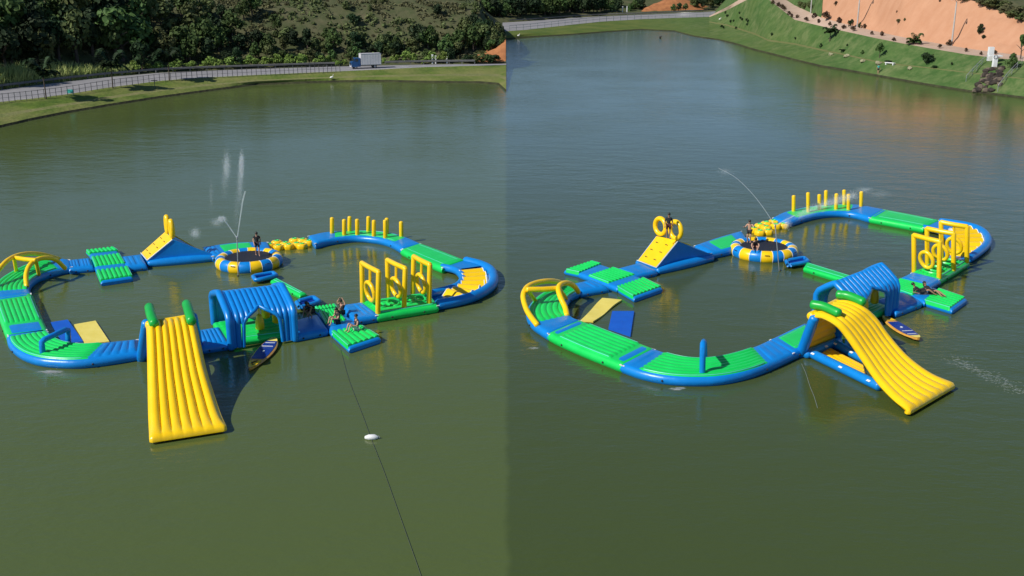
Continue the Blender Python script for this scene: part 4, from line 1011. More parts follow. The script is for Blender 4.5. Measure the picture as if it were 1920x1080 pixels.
# ================================================================== THE RIGHT PARK
inner = [(1086, 545.5), (1076, 550.5), (1068, 559), (1063, 570), (1065, 582), (1076, 593), (1088, 598)]
outer = [(1068, 533), (1042, 539.5), (1014, 549), (995, 564), (986, 582), (995, 603), (1026, 624)]
aw, wi, wo = walkway('arch_walkway', 'curved green walkway with yellow climbing arches, in the right park', 'walkway', inner, outer, [(0.0, 0.84, 'green', 6), (0.86, 1.0, 'blue', 1)], n=36)
arches(aw, (1063, 591), (1084, 547), [(1060, 577), (1051, 557), (1047, 541), (1053, 532.5), (1066, 531), (1078, 538)],
       (1007, 609), (1062, 534), [(994, 592), (986, 577), (981, 556), (987, 540), (1003, 531), (1027, 527), (1045, 528.5)], ((989, 543), (1048, 540.5), .42, .5), ((1004, 565), (1061, 560)), r=.165)
walkway('straight_walkway', 'straight green ribbed walkway at the near left of the right park', 'walkway', [(1090, 599), (1104, 604), (1155, 624), (1208, 644), (1226, 651)], [(1028, 625), (1045, 634), (1095, 656), (1146, 676), (1164, 683)], [(0.0, 0.10, 'blue', 1), (0.12, 0.86, 'green', 7), (0.88, 1.0, 'blue', 1)], hull='green', n=20)
hw, hi, ho = walkway('hurdle_walkway', 'curved green walkway with a blue hurdle, front of the right park', 'walkway',
    [(1228, 652), (1250, 659), (1283, 667), (1318, 669.5), (1355, 665), (1390, 656), (1420, 645), (1441, 635)],
    [(1166, 684), (1205, 697), (1255, 706), (1310, 708.5), (1360, 705), (1410, 694), (1455, 677), (1488, 662)], [(0.0, 0.06, 'blue', 1), (0.08, 0.80, 'green', 7), (0.82, 1.0, 'blue', 3, 't')], n=40)
hurdle(hw, (1317, 700), (1318, 645), (1320, 640), (1321, 669), r=.15)
walkway('link_walkway', 'plain green link between the hurdle walkway and the giant slide, right park', 'walkway', [(1443, 634), (1508, 604)], [(1490, 661), (1535, 640)], [(0.0, .12, 'blue', 1), (.14, 1.0, 'green', 1)], n=10, tabs=False)
mat_float('floating_mat', 'wavy pale yellow floating mat tied inside the right park', [(1088, 601), (1112, 603), (1166, 562), (1129, 559)][:], 'cream', wave=.025)
mat_float('floating_mat', 'blue floating mat lying apart from the yellow one, in the right park', [(1148, 583), (1189, 583), (1182, 629), (1141, 615)], 'bluemat')
walkway('link_walkway', 'short blue link between the arch walkway and the crossing platform, right park', 'walkway', [(1092, 546), (1139, 538)], [(1069, 531), (1106, 523)], [(0.0, .5, 'blue', 1), (.55, 1.0, 'blue', 2, 't')], zt=.42, n=8, tabs=False)
cross_platform('green and blue crossing platform before the climbing ramp, in the right park',
    [(1060, 506.5), (1110, 490), (1128, 495), (1086, 512)], [(1101, 517.5), (1151, 501), (1193, 514.5), (1139, 532)], [(1155, 538), (1206, 521), (1241, 538), (1187, 557)], ribs=8)
walkway('link_walkway', 'short blue link between the crossing platform and the climbing ramp, right park', 'walkway', [(1189, 517), (1231, 507)], [(1156, 502), (1197, 491)], [(0.0, 1.0, 'blue', 2, 't')], zt=.42, n=8, tabs=False)
climbing_ramp('blue wedge with yellow climbing face and two open rings at its crest, right park', [(1195, 489), (1231, 503)], [(1230, 443), (1272, 452.5)], [(1302, 463), (1336, 478)], None, [(1238.5, 424.5, 9, 15, .12), (1267, 431.5, 10.5, 16, .82)])
walkway('rest_platform', 'blue platform with plain green top behind the trampoline, right park', 'platform', [(1336, 474), (1368, 467), (1405, 456)], [(1303, 458), (1345, 444), (1388, 432)], [(0.0, 0.2, 'blue', 2, 't'), (0.24, 0.80, 'green', 1), (0.84, 1.0, 'blue', 1)], n=16, group='rest platforms')
RT, rtc, rtz = trampoline('round blue and yellow trampoline with two people bouncing on its mat', 1432.5, 462, 41, 63, phase=.22)
pod_cluster('left cluster of yellow stepping pods touching the trampoline, right park', [(1414, 427), (1425, 420), (1437, 424), (1425, 432), (1440, 431)], 10.5)
pod_cluster('right cluster of yellow stepping pods before the post walkway, right park', [(1437, 416), (1451, 413), (1466, 411.5), (1455, 420), (1469, 419)], 10.5)
pw, _, _ = walkway('post_walkway', 'curved walkway carrying yellow posts at the back of the right park', 'walkway',
    [(1478, 416), (1492, 412), (1515, 404.5), (1546, 398.5), (1578, 397), (1605, 400), (1630, 407)], [(1449, 406), (1471, 396), (1505, 388), (1540, 383), (1575, 381.5), (1610, 382.5), (1657, 391)],
    [(0.0, 0.14, 'blue', 1), (0.16, 0.80, 'green', 1), (0.82, 1.0, 'blue', 1)], n=30)
posts(pw, [(1488, 396.5, 365), (1515.5, 398, 359.5), (1536.5, 394, 363), (1548.5, 386.5, 355.5), (1567.5, 393, 361.5), (1583, 384.5, 354.5), (1591, 393.5, 362.5), (1614.5, 387, 357.5)])
walkway('straight_walkway', 'plain green walkway along the back right of the right park', 'walkway', [(1632, 407.5), (1690, 418), (1729, 425.5)], [(1659, 391.5), (1705, 400), (1760, 411)], [(0.0, 0.06, 'blue', 1), (0.08, 0.99, 'green', 1)], hull='green')
stair_curve('blue bend filled with yellow step bars, right end of the right park', [(1733, 427), (1760, 433), (1776, 443), (1780, 455), (1775, 467), (1766, 479)],
    [(1764, 416), (1806, 422), (1831, 428.5), (1846, 438), (1852, 450), (1847, 462), (1833, 474), (1816, 485)],
    [(1783, 429, 1820, 424, .55), (1787, 434, 1831, 430.5, .6), (1789, 441, 1839, 438, .62), (1790, 448, 1842, 446, .62), (1789, 454, 1839, 455, .6), (1785, 461, 1832, 464, .55), (1780, 467, 1822, 471, .5)], r_out=.30)
gw, gi, go_ = walkway('gate_walkway', 'green walkway with three yellow swing gates, in the right park', 'walkway', [(1708, 509), (1738, 495), (1767, 481)], [(1764, 523), (1790, 507), (1818, 489.5)], [(0.02, 0.98, 'green', 6)], hull='green', n=24)
for s in range(4):
    pa, pb = sample(gi, .15 + .22 * s), sample(go_, .15 + .22 * s); c = pa.lerp(pb, .5); b = MB(); w = (pb - pa).normalized(); d = V((-w.y, w.x, 0))
    b.tube([V((c.x, c.y, .58)) + w * .55 * math.cos(a) + d * .3 * math.sin(a) for a in (2 * math.pi * j / 16 for j in range(16))], .08, 6, closed=True); b.build('foot_ring', 'green', gw)
gate(gw, (1714, 508), (1713.5, 441), (1761, 520), (1762, 453), rw=.16, ring=(.46, .54))
gate(gw, (1739, 496), (1738, 428.5), (1788, 505), (1788, 438), rw=.16, ring=(.46, .54))
gate(gw, (1766, 483.5), (1764.5, 416.5), (1813, 490), (1813, 425), rw=.16, ring=(.46, .54))
walkway('link_walkway', 'blue landing between the swing gates and the pads, right park', 'walkway', [(1686, 519.5), (1707, 509.5)], [(1744, 535), (1764, 524)], [(0.0, 1.0, 'blue', 3, 't')], n=10, tabs=False)
cross_platform('crossing platform with two people lying on it, in the right park', [(1668, 515), (1650, 531), (1662, 537), (1682, 520)], [(1687, 522), (1667, 540), (1710, 555), (1742, 535)], [(1759, 541), (1731, 564), (1782, 579), (1811, 558.5)], ribs=7)
boarding_step('blue boarding step at the trampoline end of the green beam, right park', [(1474, 489), (1508, 483), (1516, 491), (1478, 498)])
walkway('balance_beam', 'narrow green beam running behind the blue house, right park', 'balance beam', [(1509, 502), (1590, 526)], [(1516, 491), (1600, 517)], [(0.0, 1.0, 'green', 1)], hull='green', n=10, tabs=False, group='narrow balance beams', zt=.34, r=.16)
house('blue ribbed inflatable house standing behind the giant slide, right park', (1592, 629), (1676, 590), (1527, 606), (1586, 564), (1561, 531))
walkway('link_walkway', 'blue link between the house and the crossing platform, right park', 'walkway', [(1645, 560), (1690, 543)], [(1683, 583), (1728, 566)], [(0.05, .95, 'blue', 2, 't')], zt=.42, n=8, tabs=False)
big_slide('giant yellow slide pointing to the lower right, right park',
    [(1521, 589, 2.75), (1544, 592, 2.85), (1571, 607, 2.7), (1591, 630, 2.2), (1617, 668, 1.45), (1646, 711, .8), (1674, 742, .48), (1700, 764, .36)],
    [(1570, 564, 2.75), (1594, 565, 2.85), (1622, 577, 2.7), (1644, 596, 2.2), (1668, 629, 1.45), (1702, 667, .8), (1742, 697, .48), (1782, 716, .36)],
    [(1500, 668, (1527, 596, 2.6)), (1568, 640, (1575, 575, 2.6))],
    [([(1520, 662, .22), (1648, 724, .22)], .25), ([(1566, 645, .22), (1640, 684, .22)], .24), ([(1512, 664, .22), (1572, 640, .22)], .24)],
    [[(1524, 571, 3.1), (1545, 575, 3.1), (1572, 587, 3.0)], [(1572, 552, 3.1), (1592, 555, 3.1), (1618, 566, 3.0)]],
    panel=[(1556, 652), (1620, 685), (1532, 664), (1626, 712)])
paddle_board('pale tipped paddle board half hidden behind the giant slide, right park', (1722, 638), (1655, 592), .52)

# ---------------------------------------------------------------- people
LG = 'people on the floating parks'
def deck(px, py, z=.56): return P(px, py, z)
person('man in dark shirt and shorts walking on the trampoline, left park', P(483.5, 480.5, .55), R(200), WALK, 'walk', 'cloth_black', 'cloth_black', 'skin', LG)
person('person sitting with both arms raised, behind the seated group of the left park', P(641, 589, .46), R(150), ARMSUP, 'armsup', 'cloth_black', 'cloth_black', 'skin', LG)
person('dark haired person in black sitting bent forward in the middle of the pads, left park', P(633, 606, .42), R(128), SIT, 'sit', 'cloth_black', 'cloth_black', 'skin', LG, long_hair=True)
person('person in black top and pale shorts leaning back on the front green pad, left park', P(668, 619, .42), R(125), LEAN, 'lean', 'cloth_black', 'cloth_white', 'skin', LG, sleeves=.15)
person('person in black crouching in the shade right of the house, left park', P(583, 596, .46), R(150), CROUCH, 'crouch', 'cloth_black', 'cloth_black', 'skin2', LG, long_hair=True)
person('person in dark clothes standing between the two rings of the climbing ramp', P(1252.5, 447, 2.15), R(180), STAND, 'stand', 'cloth_black', 'cloth_dark', 'skin2', LG, sleeves=.8)
person('bare chested person in black shorts bouncing on the trampoline, right park', P(1404, 456, .60), R(150), BOUNCE, 'bounce', None, 'cloth_black', 'skin', LG)
person('person in black crouching low on the trampoline mat, right park', P(1415, 473, .55), R(170), CROUCH, 'crouch', 'cloth_black', 'cloth_dark', 'skin', LG, scale=1.05)
person('person in black lying at the left of the pair on the blue strip, right park', P(1728, 550, .46), R(250), LIE, 'lie', 'cloth_black', 'cloth_black', 'skin2', LG, sleeves=.95)
person('person in black lying at the right of the pair, right park', P(1746, 550, .46), R(215), LIE, 'lie', 'cloth_black', 'cloth_black', 'skin2', LG, sleeves=.95, long_hair=True)
person('distant figure in teal standing at the water edge below the orange cutting', on_slope(1646, 139), R(180), STAND, 'stand', 'teal', 'cloth_black', 'skin', 'people on the shore')

# ================================================================== ROPE, RIPPLE GLINT, BUOY, WATER JETS
b = MB(); rp_ = spline([P(x, y, 0.03) for x, y in ((638, 655), (655, 715), (680, 780), (697, 826), (720, 885), (745, 955), (770, 1025), (800, 1110))], 60)
b.tube(rp_, 0.008, 6); tag(b.build('rope_and_glint', 'rope'), 'dark mooring rope running across the water from the left pads to the frame edge', 'rope')
c = P(697, 823, 0.0); bt = thing('buoy', 'small white float threaded on the dark mooring rope', 'buoy', c)
d = (rp_[30] - rp_[24]).normalized(); b = MB(); b.tube([c + V((-.26, 0, .07)), c + V((-.13, -.02, .09)), c + V((.13, -.01, .09)), c + V((.24, .02, .07))], [.08, .125, .13, .07], 12); fl = b.build('float_body', 'buoy', bt)
b = MB(); b.tube([c + V((.30, .02, .08)) + V((.05 * math.cos(a), .0, .05 * math.sin(a))) for a in (2 * math.pi * j / 12 for j in range(12))], .014, 5, closed=True); b.build('eyelet', 'steel', bt)
b = MB(); b.tube(spline([P(x, y, 0.02) for x, y in ((1503, 682), (1511, 700), (1519, 725), (1527, 745), (1533, 765))], 20), 0.012, 5)  # thin pale tube stands in for a reflecting ripple on the water
tag(b.build('rope_and_glint', 'pglint'), 'thin pale streak painting a ripple reflection below the foot of the right slide', 'rope')

def droplets(name, label, blobs, m='drop', seed=1):
    """blobs: (px, py, Y, rx_px, ry_px, n, size m)"""
    rnd = random.Random(seed); b = MB()
    for (x, y, Y, rx, ry, n, sz) in blobs:
        for _ in range(int(n * 8)):
            gx, gy = rnd.gauss(0, .5), rnd.gauss(0, .5); p = PY(x + rx * gx, y + ry * gy, Y + rnd.gauss(0, .4)); r = sz * .42 * rnd.uniform(.4, 1.5)
            q = [p + V((r, 0, 0)), p + V((-r, 0, 0)), p + V((0, r, 0)), p + V((0, -r, 0)), p + V((0, 0, 1.6 * r)), p + V((0, 0, -1.6 * r))]
            b.add(q, [(0, 2, 4), (2, 1, 4), (1, 3, 4), (3, 0, 4), (2, 0, 5), (1, 2, 5), (3, 1, 5), (0, 3, 5)])
    return tag(b.build(name, m), label, 'water spray', 'spray of the water jets', 'stuff')
def fountain(label, base_px, top_px, jets):
    p = P(*base_px, -.3); q = over(p, *top_px); t = thing('water_jet_pole', label, 'water jet', V((p.x, p.y, 0)), 'water jets on slim poles')
    b = MB(); b.tube([p, p.lerp(q, .5), q], .035, 8); b.build('pole', 'steel', t)
    b = MB(); b.tube([V((p.x, p.y, -.1)), V((p.x, p.y, .04))], [.09, .07], 10); b.build('pole_float', 'black', t)
    b = MB(); b.tube([q - V((0, 0, .05)), q + V((0, 0, .12))], [.06, .045], 8); b.build('nozzle', 'steel', t)
    for pts, r0, r1 in jets:
        w = spline([PY(x, y, p.y) for x, y in pts], 16); b = MB(); b.tube(w, [r0 + (r1 - r0) * k / 15 for k in range(16)], 7); b.build('jet', 'jet', t)
    return p.y
Y1 = fountain('dark pole with two upright water jets in front of the left trampoline', (447, 526), (444.5, 447), [([(445, 446), (448, 425), (452, 398), (455, 378), (460, 359)], .03, .045), ([(444, 446), (436, 434), (427, 421), (421, 413)], .03, .045)])
droplets('water_spray', 'white spray falling in streaks above the left trampoline', [(453, 312, Y1, 4, 22, 560, .030), (450, 345, Y1, 6, 40, 330, .022), (425, 312, Y1, 7, 26, 330, .026), (421, 340, Y1, 7, 30, 120, .020), (396, 365, Y1, 4, 30, 70, .018), (416, 411, Y1, 7, 5, 260, .026), (406, 417, Y1, 11, 8, 130, .022), (444, 395, Y1, 6, 40, 90, .018), (366, 437, Y1, 10, 9, 220, .024)], seed=3)
Y2 = fountain('pale pole with arching water jets in front of the right trampoline', (1462, 516), (1453.5, 424), [([(1453, 423), (1443, 407), (1425, 381), (1404, 356), (1378, 332), (1347, 315)], .024, .012), ([(1454, 423), (1470, 414), (1490, 404)], .02, .02)])
droplets('water_spray', 'white spray drifting across the yellow posts of the right park', [(1500 + 11 * k, 403 - 5.2 * k + .14 * k * k, Y2, 11, 8, 85, .026) for k in range(10)] + [(1620, 356, Y2, 18, 5, 90, .02), (1650, 364, Y2, 20, 7, 70, .018), (1476, 420, Y2, 8, 10, 120, .024), (1360, 322, Y2, 14, 7, 60, .018)], seed=5)
def foam(label, pts, seed):
    rnd = random.Random(seed); b = MB()
    for (x, y, rx, ry, n, sz) in pts:
        for _ in range(n):
            p = P(x + rx * rnd.gauss(0, .5), y + ry * rnd.gauss(0, .5), .012); r = sz * rnd.uniform(.4, 1.5); b.ellipsoid(p, r * rnd.uniform(2, 6), r * .8, .010, 6, 3)
    return tag(b.build('foam', 'foam'), label, 'foam', None, 'stuff')
foam('pale line of foam drifting right of the big slide, right park', [(1785 + 13 * k, 672 + 6.2 * k, 22, 7, 30, .014) for k in range(11)], 11)
foam('white ripple painted as pale flecks on the water before the hurdle walkway, left park', [(95, 697, 16, 3, 40, .05)], 12)  # pale flecks stand in for a white ripple
foam('patch of foam on the water before the hurdle walkway, right park', [(1270, 729, 14, 3, 26, .04), (1000, 652, 10, 3, 14, .03)], 13)

# ================================================================== ROAD FURNITURE AND TRUCK
def pl_at(row, X, px):
    x = max(X[0], min(X[-1], px)); i = max(k for k in range(len(X)) if X[k] <= x); i = min(i, len(X) - 2)
    return row[i].lerp(row[i + 1], (x - X[i]) / (X[i + 1] - X[i]))
def fence_line(name, label, row, X, x0, x1, step, h, cat, rails, m, pw=0.09, back=0.15, group=None):
    pts = []; x = x0
    while x < x1:
        p = radial(pl_at(row, X, x), -back, 0); p.z = pl_at(row, X, x).z; pts.append(p); x += step(x) if callable(step) else step
    c = pts[len(pts) // 2]; t = thing(name, label, cat, c, group)
    base = None
    for p in pts:
        b = MB(); b.tube([p - V((0, 0, .25)), p + V((0, 0, h))], pw / 2, 6); b.build('post', m, t)
    for hz, r in rails:
        b = MB(); b.tube([p + V((0, 0, hz)) for p in pts], r, 6); b.build('rail', m, t)
    return t
fence_line('roadside_fence', 'low grey post and rail fence between the road and the grassy bank', fence, LX, -60, 640, lambda x: 11 - 3.5 * max(0, min(1, (x - 200) / 450)), 1.25, 'fence', [(1.2, .03), (.65, .022)], 'dsteel')
def guard(label, row, X, x0, x1, step, back):
    pts = []; x = x0
    while x < x1: q = pl_at(row, X, x); p = radial(q, back, q.z); pts.append(p); x += step
    t = thing('guard_rail', label, 'guard rail', pts[len(pts) // 2], 'guard rails')
    b = MB(); b.grid([[p + V((0, dy, z)) for p in pts] for dy, z in ((-.02, .42), (-.07, .50), (-.02, .58), (-.07, .66), (-.02, .76), (.03, .60), (-.02, .42))]); b.build('beam', 'rail', t)
    for p in pts[::2]:
        b = MB(); b.box(p + V((0, .08, .25)), (.07, 0, 0), (0, .05, 0), (0, 0, .5)); b.build('post', 'rail', t)
guard('dark guard rail on the wooded side of the left road', far, LX, -60, 640, 16, .5)
guard('pale guard rail beyond the truck on the left road', far, LX, 722, 900, 12, .3)
fence_line('roadside_fence', 'pale railing along the far road right of the headland', fb, FX, 955, 1338, 13, 1.5, 'fence', [(1.45, .06), (.8, .05)], 'steel', pw=.14, back=.1)
guard('guard rail on the far side of the distant road', ff, FX, 955, 1330, 12, .6)
b = MB()
for row, k in ((near, .06), (near, .50)):
    for i in range(0, 60):
        if k == .5 and i % 2: continue
        x0 = -50 + i * 16; p0 = pl_at(near, LX, x0).lerp(pl_at(far, LX, x0), k); p1 = pl_at(near, LX, x0 + 16).lerp(pl_at(far, LX, x0 + 16), k)
        w = V((0, .10, 0)); z = V((0, 0, .012)); b.add([p0 + z - w, p1 + z - w, p1 + z + w, p0 + z + w], [(0, 1, 2, 3)])
tag(b.build('road_markings', 'line', smooth=False), kind='structure')

def truck():
    p0 = pl_at(near, LX, 660).lerp(pl_at(far, LX, 660), .42); p1 = pl_at(near, LX, 710).lerp(pl_at(far, LX, 710), .42)
    d = (p1 - p0); d.z = 0; d.normalize(); w = V((-d.y, d.x, 0)); s = F / ((p0 - V((0, 0, H))).dot(V((0, CT, -ST)))); L = 57 / s; k = L / 8.0
    o = p0.lerp(p1, .5); o = o - d * L * .5; up = V((0, 0, 1))
    t = thing('box_truck', 'blue cab lorry with a white box body driving left on the road', 'truck', o + d * L * .5)
    def q(x, y, z): return o + d * x * k + w * y * k + up * z * k
    def bx(b, x0, x1, y0, y1, z0, z1): b.box(q((x0 + x1) / 2, (y0 + y1) / 2, (z0 + z1) / 2), d * (x1 - x0) / 2 * k, w * (y1 - y0) / 2 * k, up * (z1 - z0) / 2 * k)
    prof = [(0.05, .55), (0.0, 1.1), (.10, 1.75), (.55, 1.9), (.95, 2.72), (1.15, 2.80), (2.45, 2.80), (2.45, .55)]
    b = MB(); l = [q(x, -1.15, z) for x, z in prof]; r = [q(x, 1.15, z) for x, z in prof]; b.grid([l + l[:1], r + r[:1]]); b.fan(l); b.fan(r, flip=True); cab = b.build('cab', 'truckblue', t, smooth=False)
    b = MB(); b.add([q(.58, -1.0, 1.98), q(.58, 1.0, 1.98), q(.93, 1.0, 2.66), q(.93, -1.0, 2.66)], [(0, 1, 2, 3)]); ws = b.build('windscreen', 'glass', cab); ws.location = -d * .03
    for sgn in (-1, 1):
        b = MB(); b.box(q(1.45, sgn * 1.16, 2.25), d * .38 * k, w * .012 * k, up * .32 * k); b.build('side_window', 'glass', cab)
        b = MB(); b.box(q(.03, sgn * .85, 1.0), d * .05 * k, w * .17 * k, up * .11 * k); b.build('headlight', 'lamp', t)
        b = MB(); b.bar(q(.75, sgn * 1.2, 2.3), q(.72, sgn * 1.45, 2.35), .05 * k); b.box(q(.70, sgn * 1.5, 2.2), d * .04 * k, w * .11 * k, up * .2 * k); b.build('mirror', 'black', t)
    b = MB(); bx(b, -.04, .12, -1.15, 1.15, .5, .78); b.build('bumper', 'truckwhite', t, smooth=False)
    b = MB(); bx(b, -.03, .05, -.6, .6, 1.0, 1.5); b.build('grille', 'black', t, smooth=False)
    b = MB(); bx(b, 2.2, 7.9, -.5, .5, .7, .95); b.build('chassis', 'dsteel', t, smooth=False)
    b = MB(); bx(b, 2.6, 8.0, -1.25, 1.25, 1.0, 3.85); box = b.build('cargo_box', 'truckwhite', t, smooth=False)
    for i in range(8):
        x = 2.75 + i * .73; b = MB(); bx(b, x - .03, x + .03, -1.275, -1.252, 1.0, 3.85); b.build('rib', 'truckwhite', box, smooth=False)
    b = MB(); bx(b, 2.56, 8.04, -1.29, -1.2, .95, 1.1); bx(b, 2.56, 8.04, -1.29, -1.2, 3.78, 3.9); b.build('edge_trim', 'steel', box, smooth=False)
    for x in (1.1, 6.3):
        for sgn in (-1, 1):
            b = MB(); ax = w * sgn; c = q(x, sgn * .98, .52); ring = []
            for a0, rr in ((-.16, .40), (-.15, .50), (.12, .50), (.16, .40), (.16, .28)):
                ring.append([c + ax * a0 * k + (d * math.cos(a) + up * math.sin(a)) * rr * k for a in (2 * math.pi * j / 18 for j in range(18))])
            b.grid(ring, closed_u=True); wh = b.build('wheel', 'black', t)
            b = MB(); rg = [c + ax * .15 * k + (d * math.cos(a) + up * math.sin(a)) * .28 * k for a in (2 * math.pi * j / 14 for j in range(14))]; b.fan(rg, c + ax * .10 * k); b.build('rim', 'steel', wh)
truck()
# small signs and boards
p = on_left(290, 166); t = thing('bank_lamp', 'short dark T shaped lamp standing on the grass bank', 'lamp', p)
b = MB(); b.tube([p, p + V((0, 0, 1.15))], .045, 6); b.build('stem', 'dsteel', t)
b = MB(); b.tube([p + V((-.5, 0, 1.2)), p + V((0, 0, 1.24)), p + V((.5, 0, 1.2))], [.05, .08, .05], 6); b.build('lamp_head', 'dsteel', t)
p = pl_at(fence, LX, 132); p = radial(p, -.12, 1.25); b = MB(); b.box(p + V((0, 0, .5)), (.45, 0, 0), (0, .02, 0), (0, 0, .26)); b.box(p + V((-.36, 0, .1)), (.03, 0, 0), (0, .02, 0), (0, 0, .14)); b.box(p + V((.36, 0, .1)), (.03, 0, 0), (0, .02, 0), (0, 0, .14))
tag(b.build('notice_board', 'teal', smooth=False), 'small teal board fixed low on the roadside fence', 'board')
def white_posts(lst, label, group):
    for x, y, h, f in lst:
        p = f(x, y); b = MB(); b.box(p + V((0, 0, h / 2 - .1)), (.14, 0, 0), (0, .14, 0), (0, 0, h / 2 + .1)); b.box(p + V((0, 0, h + .06)), (.18, 0, 0), (0, .18, 0), (0, 0, .07))
        o = b.build('gate_pillar', 'whitewash', smooth=False); tag(o, label, 'gate pillar', group)
def behind_left(x, y): return PY(x, y, hill_point(x, 2.5).y)
def behind_far(x, y): return radial(pl_at(ff, FX, x), 5, pl_at(ff, FX, x).z + .6)
white_posts([(811, 118, 1.5, lambda x, y: hill_point(x, 2.0)), (817, 118, 1.3, lambda x, y: hill_point(x, 2.0)), (838, 118, 1.2, lambda x, y: hill_point(x, 2.0))], 'white gate pillar at the roadside beyond the truck', 'white pillars beyond the truck')
white_posts([(1167, 28, 2.0, behind_far), (1175, 28, 2.0, behind_far)], 'white gate pillar behind the far road below the orange earth', 'white pillars behind the far road')

# red earth mounds
def mound(label, X, tops, d, rowf, depth=6, ny=7):
    b = MB(); rows = []
    for k in range(ny):
        f = k / (ny - 1); row = []
        for x, ty in zip(X, tops):
            g = rowf(x); base = radial(g, d, g.z - .3); q = PY(x, ty, base.y + depth * .5); hz = max(q.z, base.z + .05)
            prof = math.sin(math.pi * min(1, f * 1.15) * .5) ** .8
            p = radial(g, d + depth * f, base.z + (hz - base.z) * prof); p += V((0, 0, 1.0 * noise.noise(p * .45) + .5 * noise.noise(p * 1.3))); row.append(p)
        rows.append(row)
    rows.append([radial(p, 5, p.z - 4) for p in rows[-1]])
    b.grid(rows); return tag(b.build('earth_mound', 'redearth'), label, 'earth bank', 'bare earth banks by the roads')
mound('bare orange earth bank at the right end of the left wood', [868, 880, 892, 905, 918, 930, 940, 948.5], [117, 111, 106, 101, 94, 88, 83, 79], 2.5, lambda x: pl_at(far, LX, x))
mound('bare orange earth bank behind the far road, right of the dark trees', [1196, 1210, 1225, 1240, 1255, 1275, 1300, 1330], [24, 16, 9, 4, 0, 2, 6, 16], 6, lambda x: pl_at(ff, FX, x), 10)

# ================================================================== VEGETATION
def leaf_cloud(b, rnd, lobes, n, size, droop=0.0):
    tot = sum(l[3] ** 2 for l in lobes)
    for (cx, cy, cz, r) in lobes:
        for _ in range(max(3, int(n * r * r / tot))):
            d = V((rnd.gauss(0, 1), rnd.gauss(0, 1), rnd.gauss(0, 1) * .9 + .25)).normalized()
            p = V((cx, cy, cz)) + d * r * rnd.uniform(.72, 1.08); s = size * rnd.uniform(.55, 1.35)
            u = d.cross(V((rnd.gauss(0, 1), rnd.gauss(0, 1), rnd.gauss(0, 1)))).normalized(); v = (d + V((rnd.gauss(0, .6), rnd.gauss(0, .6), rnd.gauss(0, .6)))).normalized(); v = u.cross(v).normalized()
            w = u.cross(v) * s * .25
            b.add([p - u * s - v * s * .5, p - v * s * .75 + w, p + u * s - v * s * .3, p + u * s * .9 + v * s * .5, p + v * s * .7 + w, p - u * s * .8 + v * s * .4], [(0, 1, 2, 3, 4, 5)])
def crown_mesh(seed, w, h, z0, n=420, size=.16, nl=11, shape=1.0):
    """a crown one metre-unit based: w radius, h height, standing from z0"""
    rnd = random.Random(seed); lobes = []
    for i in range(nl):
        a = rnd.uniform(0, 2 * math.pi); zz = rnd.uniform(0, 1); rad = w * (math.sin(math.pi * min(1, .18 + .8 * zz)) ** shape) * rnd.uniform(.25, .85)
        lobes.append((rad * math.cos(a), rad * math.sin(a), z0 + h * (.15 + .72 * zz), w * rnd.uniform(.26, .46)))
    b = MB(); leaf_cloud(b, rnd, lobes, n, size); return b
def trunk_mb(seed, h, r, limbs=4):
    rnd = random.Random(seed); b = MB(); top = V((rnd.uniform(-.1, .1) * h, rnd.uniform(-.1, .1) * h, h))
    b.tube(spline([V((0, 0, -.4)), V((rnd.uniform(-.05, .05) * h, 0, h * .5)), top], 6), [r * 1.25, r, r * .85, r * .7, r * .55, r * .4], 7)
    for i in range(limbs):
        a = rnd.uniform(0, 6.28); st = V((0, 0, 0)).lerp(top, rnd.uniform(.5, .9)); e = st + V((math.cos(a) * h * .35, math.sin(a) * h * .35, h * rnd.uniform(.2, .45)))
        b.tube([st, st.lerp(e, .5) + V((0, 0, h * .03)), e], [r * .5, r * .35, r * .15], 5)
    return b
CR = {}
for lf in ('leaf_a', 'leaf_b', 'leaf_c', 'leaf_l', 'scrub', 'leaf_r'):
    for k in range(4):
        CR[lf, k] = crown_mesh(hash((lf, k)) % 9999 if False else (ord(lf[-1]) * 31 + k * 7), 1.0, 1.7 if lf != 'scrub' else 1.1, .55 if lf not in ('scrub', 'leaf_r') else .1, n=520, size=.115 if lf != 'leaf_l' else .10, nl=13).mesh('crown', lf, smooth=False)
TK = [trunk_mb(k, 1.0, .055).mesh('trunk', 'bark') for k in range(4)]
def tree(name, label, cat, p, w, h, leaf, k, group, rnd, trunk=True):
    t = thing(name, label, cat, p, group); t.rotation_euler = (0, 0, rnd.uniform(0, 6.28))
    c = bpy.data.objects.new('crown', CR[leaf, k % 4]); C.objects.link(c); c.parent = t; c.scale = (w, w * rnd.uniform(.85, 1.15), h / 2.2)
    if trunk:
        s = bpy.data.objects.new('trunk', TK[k % 4]); C.objects.link(s); s.parent = t; s.scale = (h * .8, h * .8, h * .55)
    return t
LBL = {'leaf_a': 'green broadleaf tree among the trees behind the left road', 'leaf_b': 'olive green tree among the trees behind the left road', 'leaf_c': 'dark green tree among the trees behind the left road', 'leaf_l': 'pale green bush at the foot of the wood along the left road', 'scrub': 'dry brown shrub on the upper slope above the left wood'}
GRP = {'leaf_a': 'green trees of the left wood', 'leaf_b': 'olive trees of the left wood', 'leaf_c': 'dark trees of the left wood', 'leaf_l': 'pale bushes at the wood edge', 'scrub': 'dry shrubs of the upper slope'}
rnd = random.Random(21)
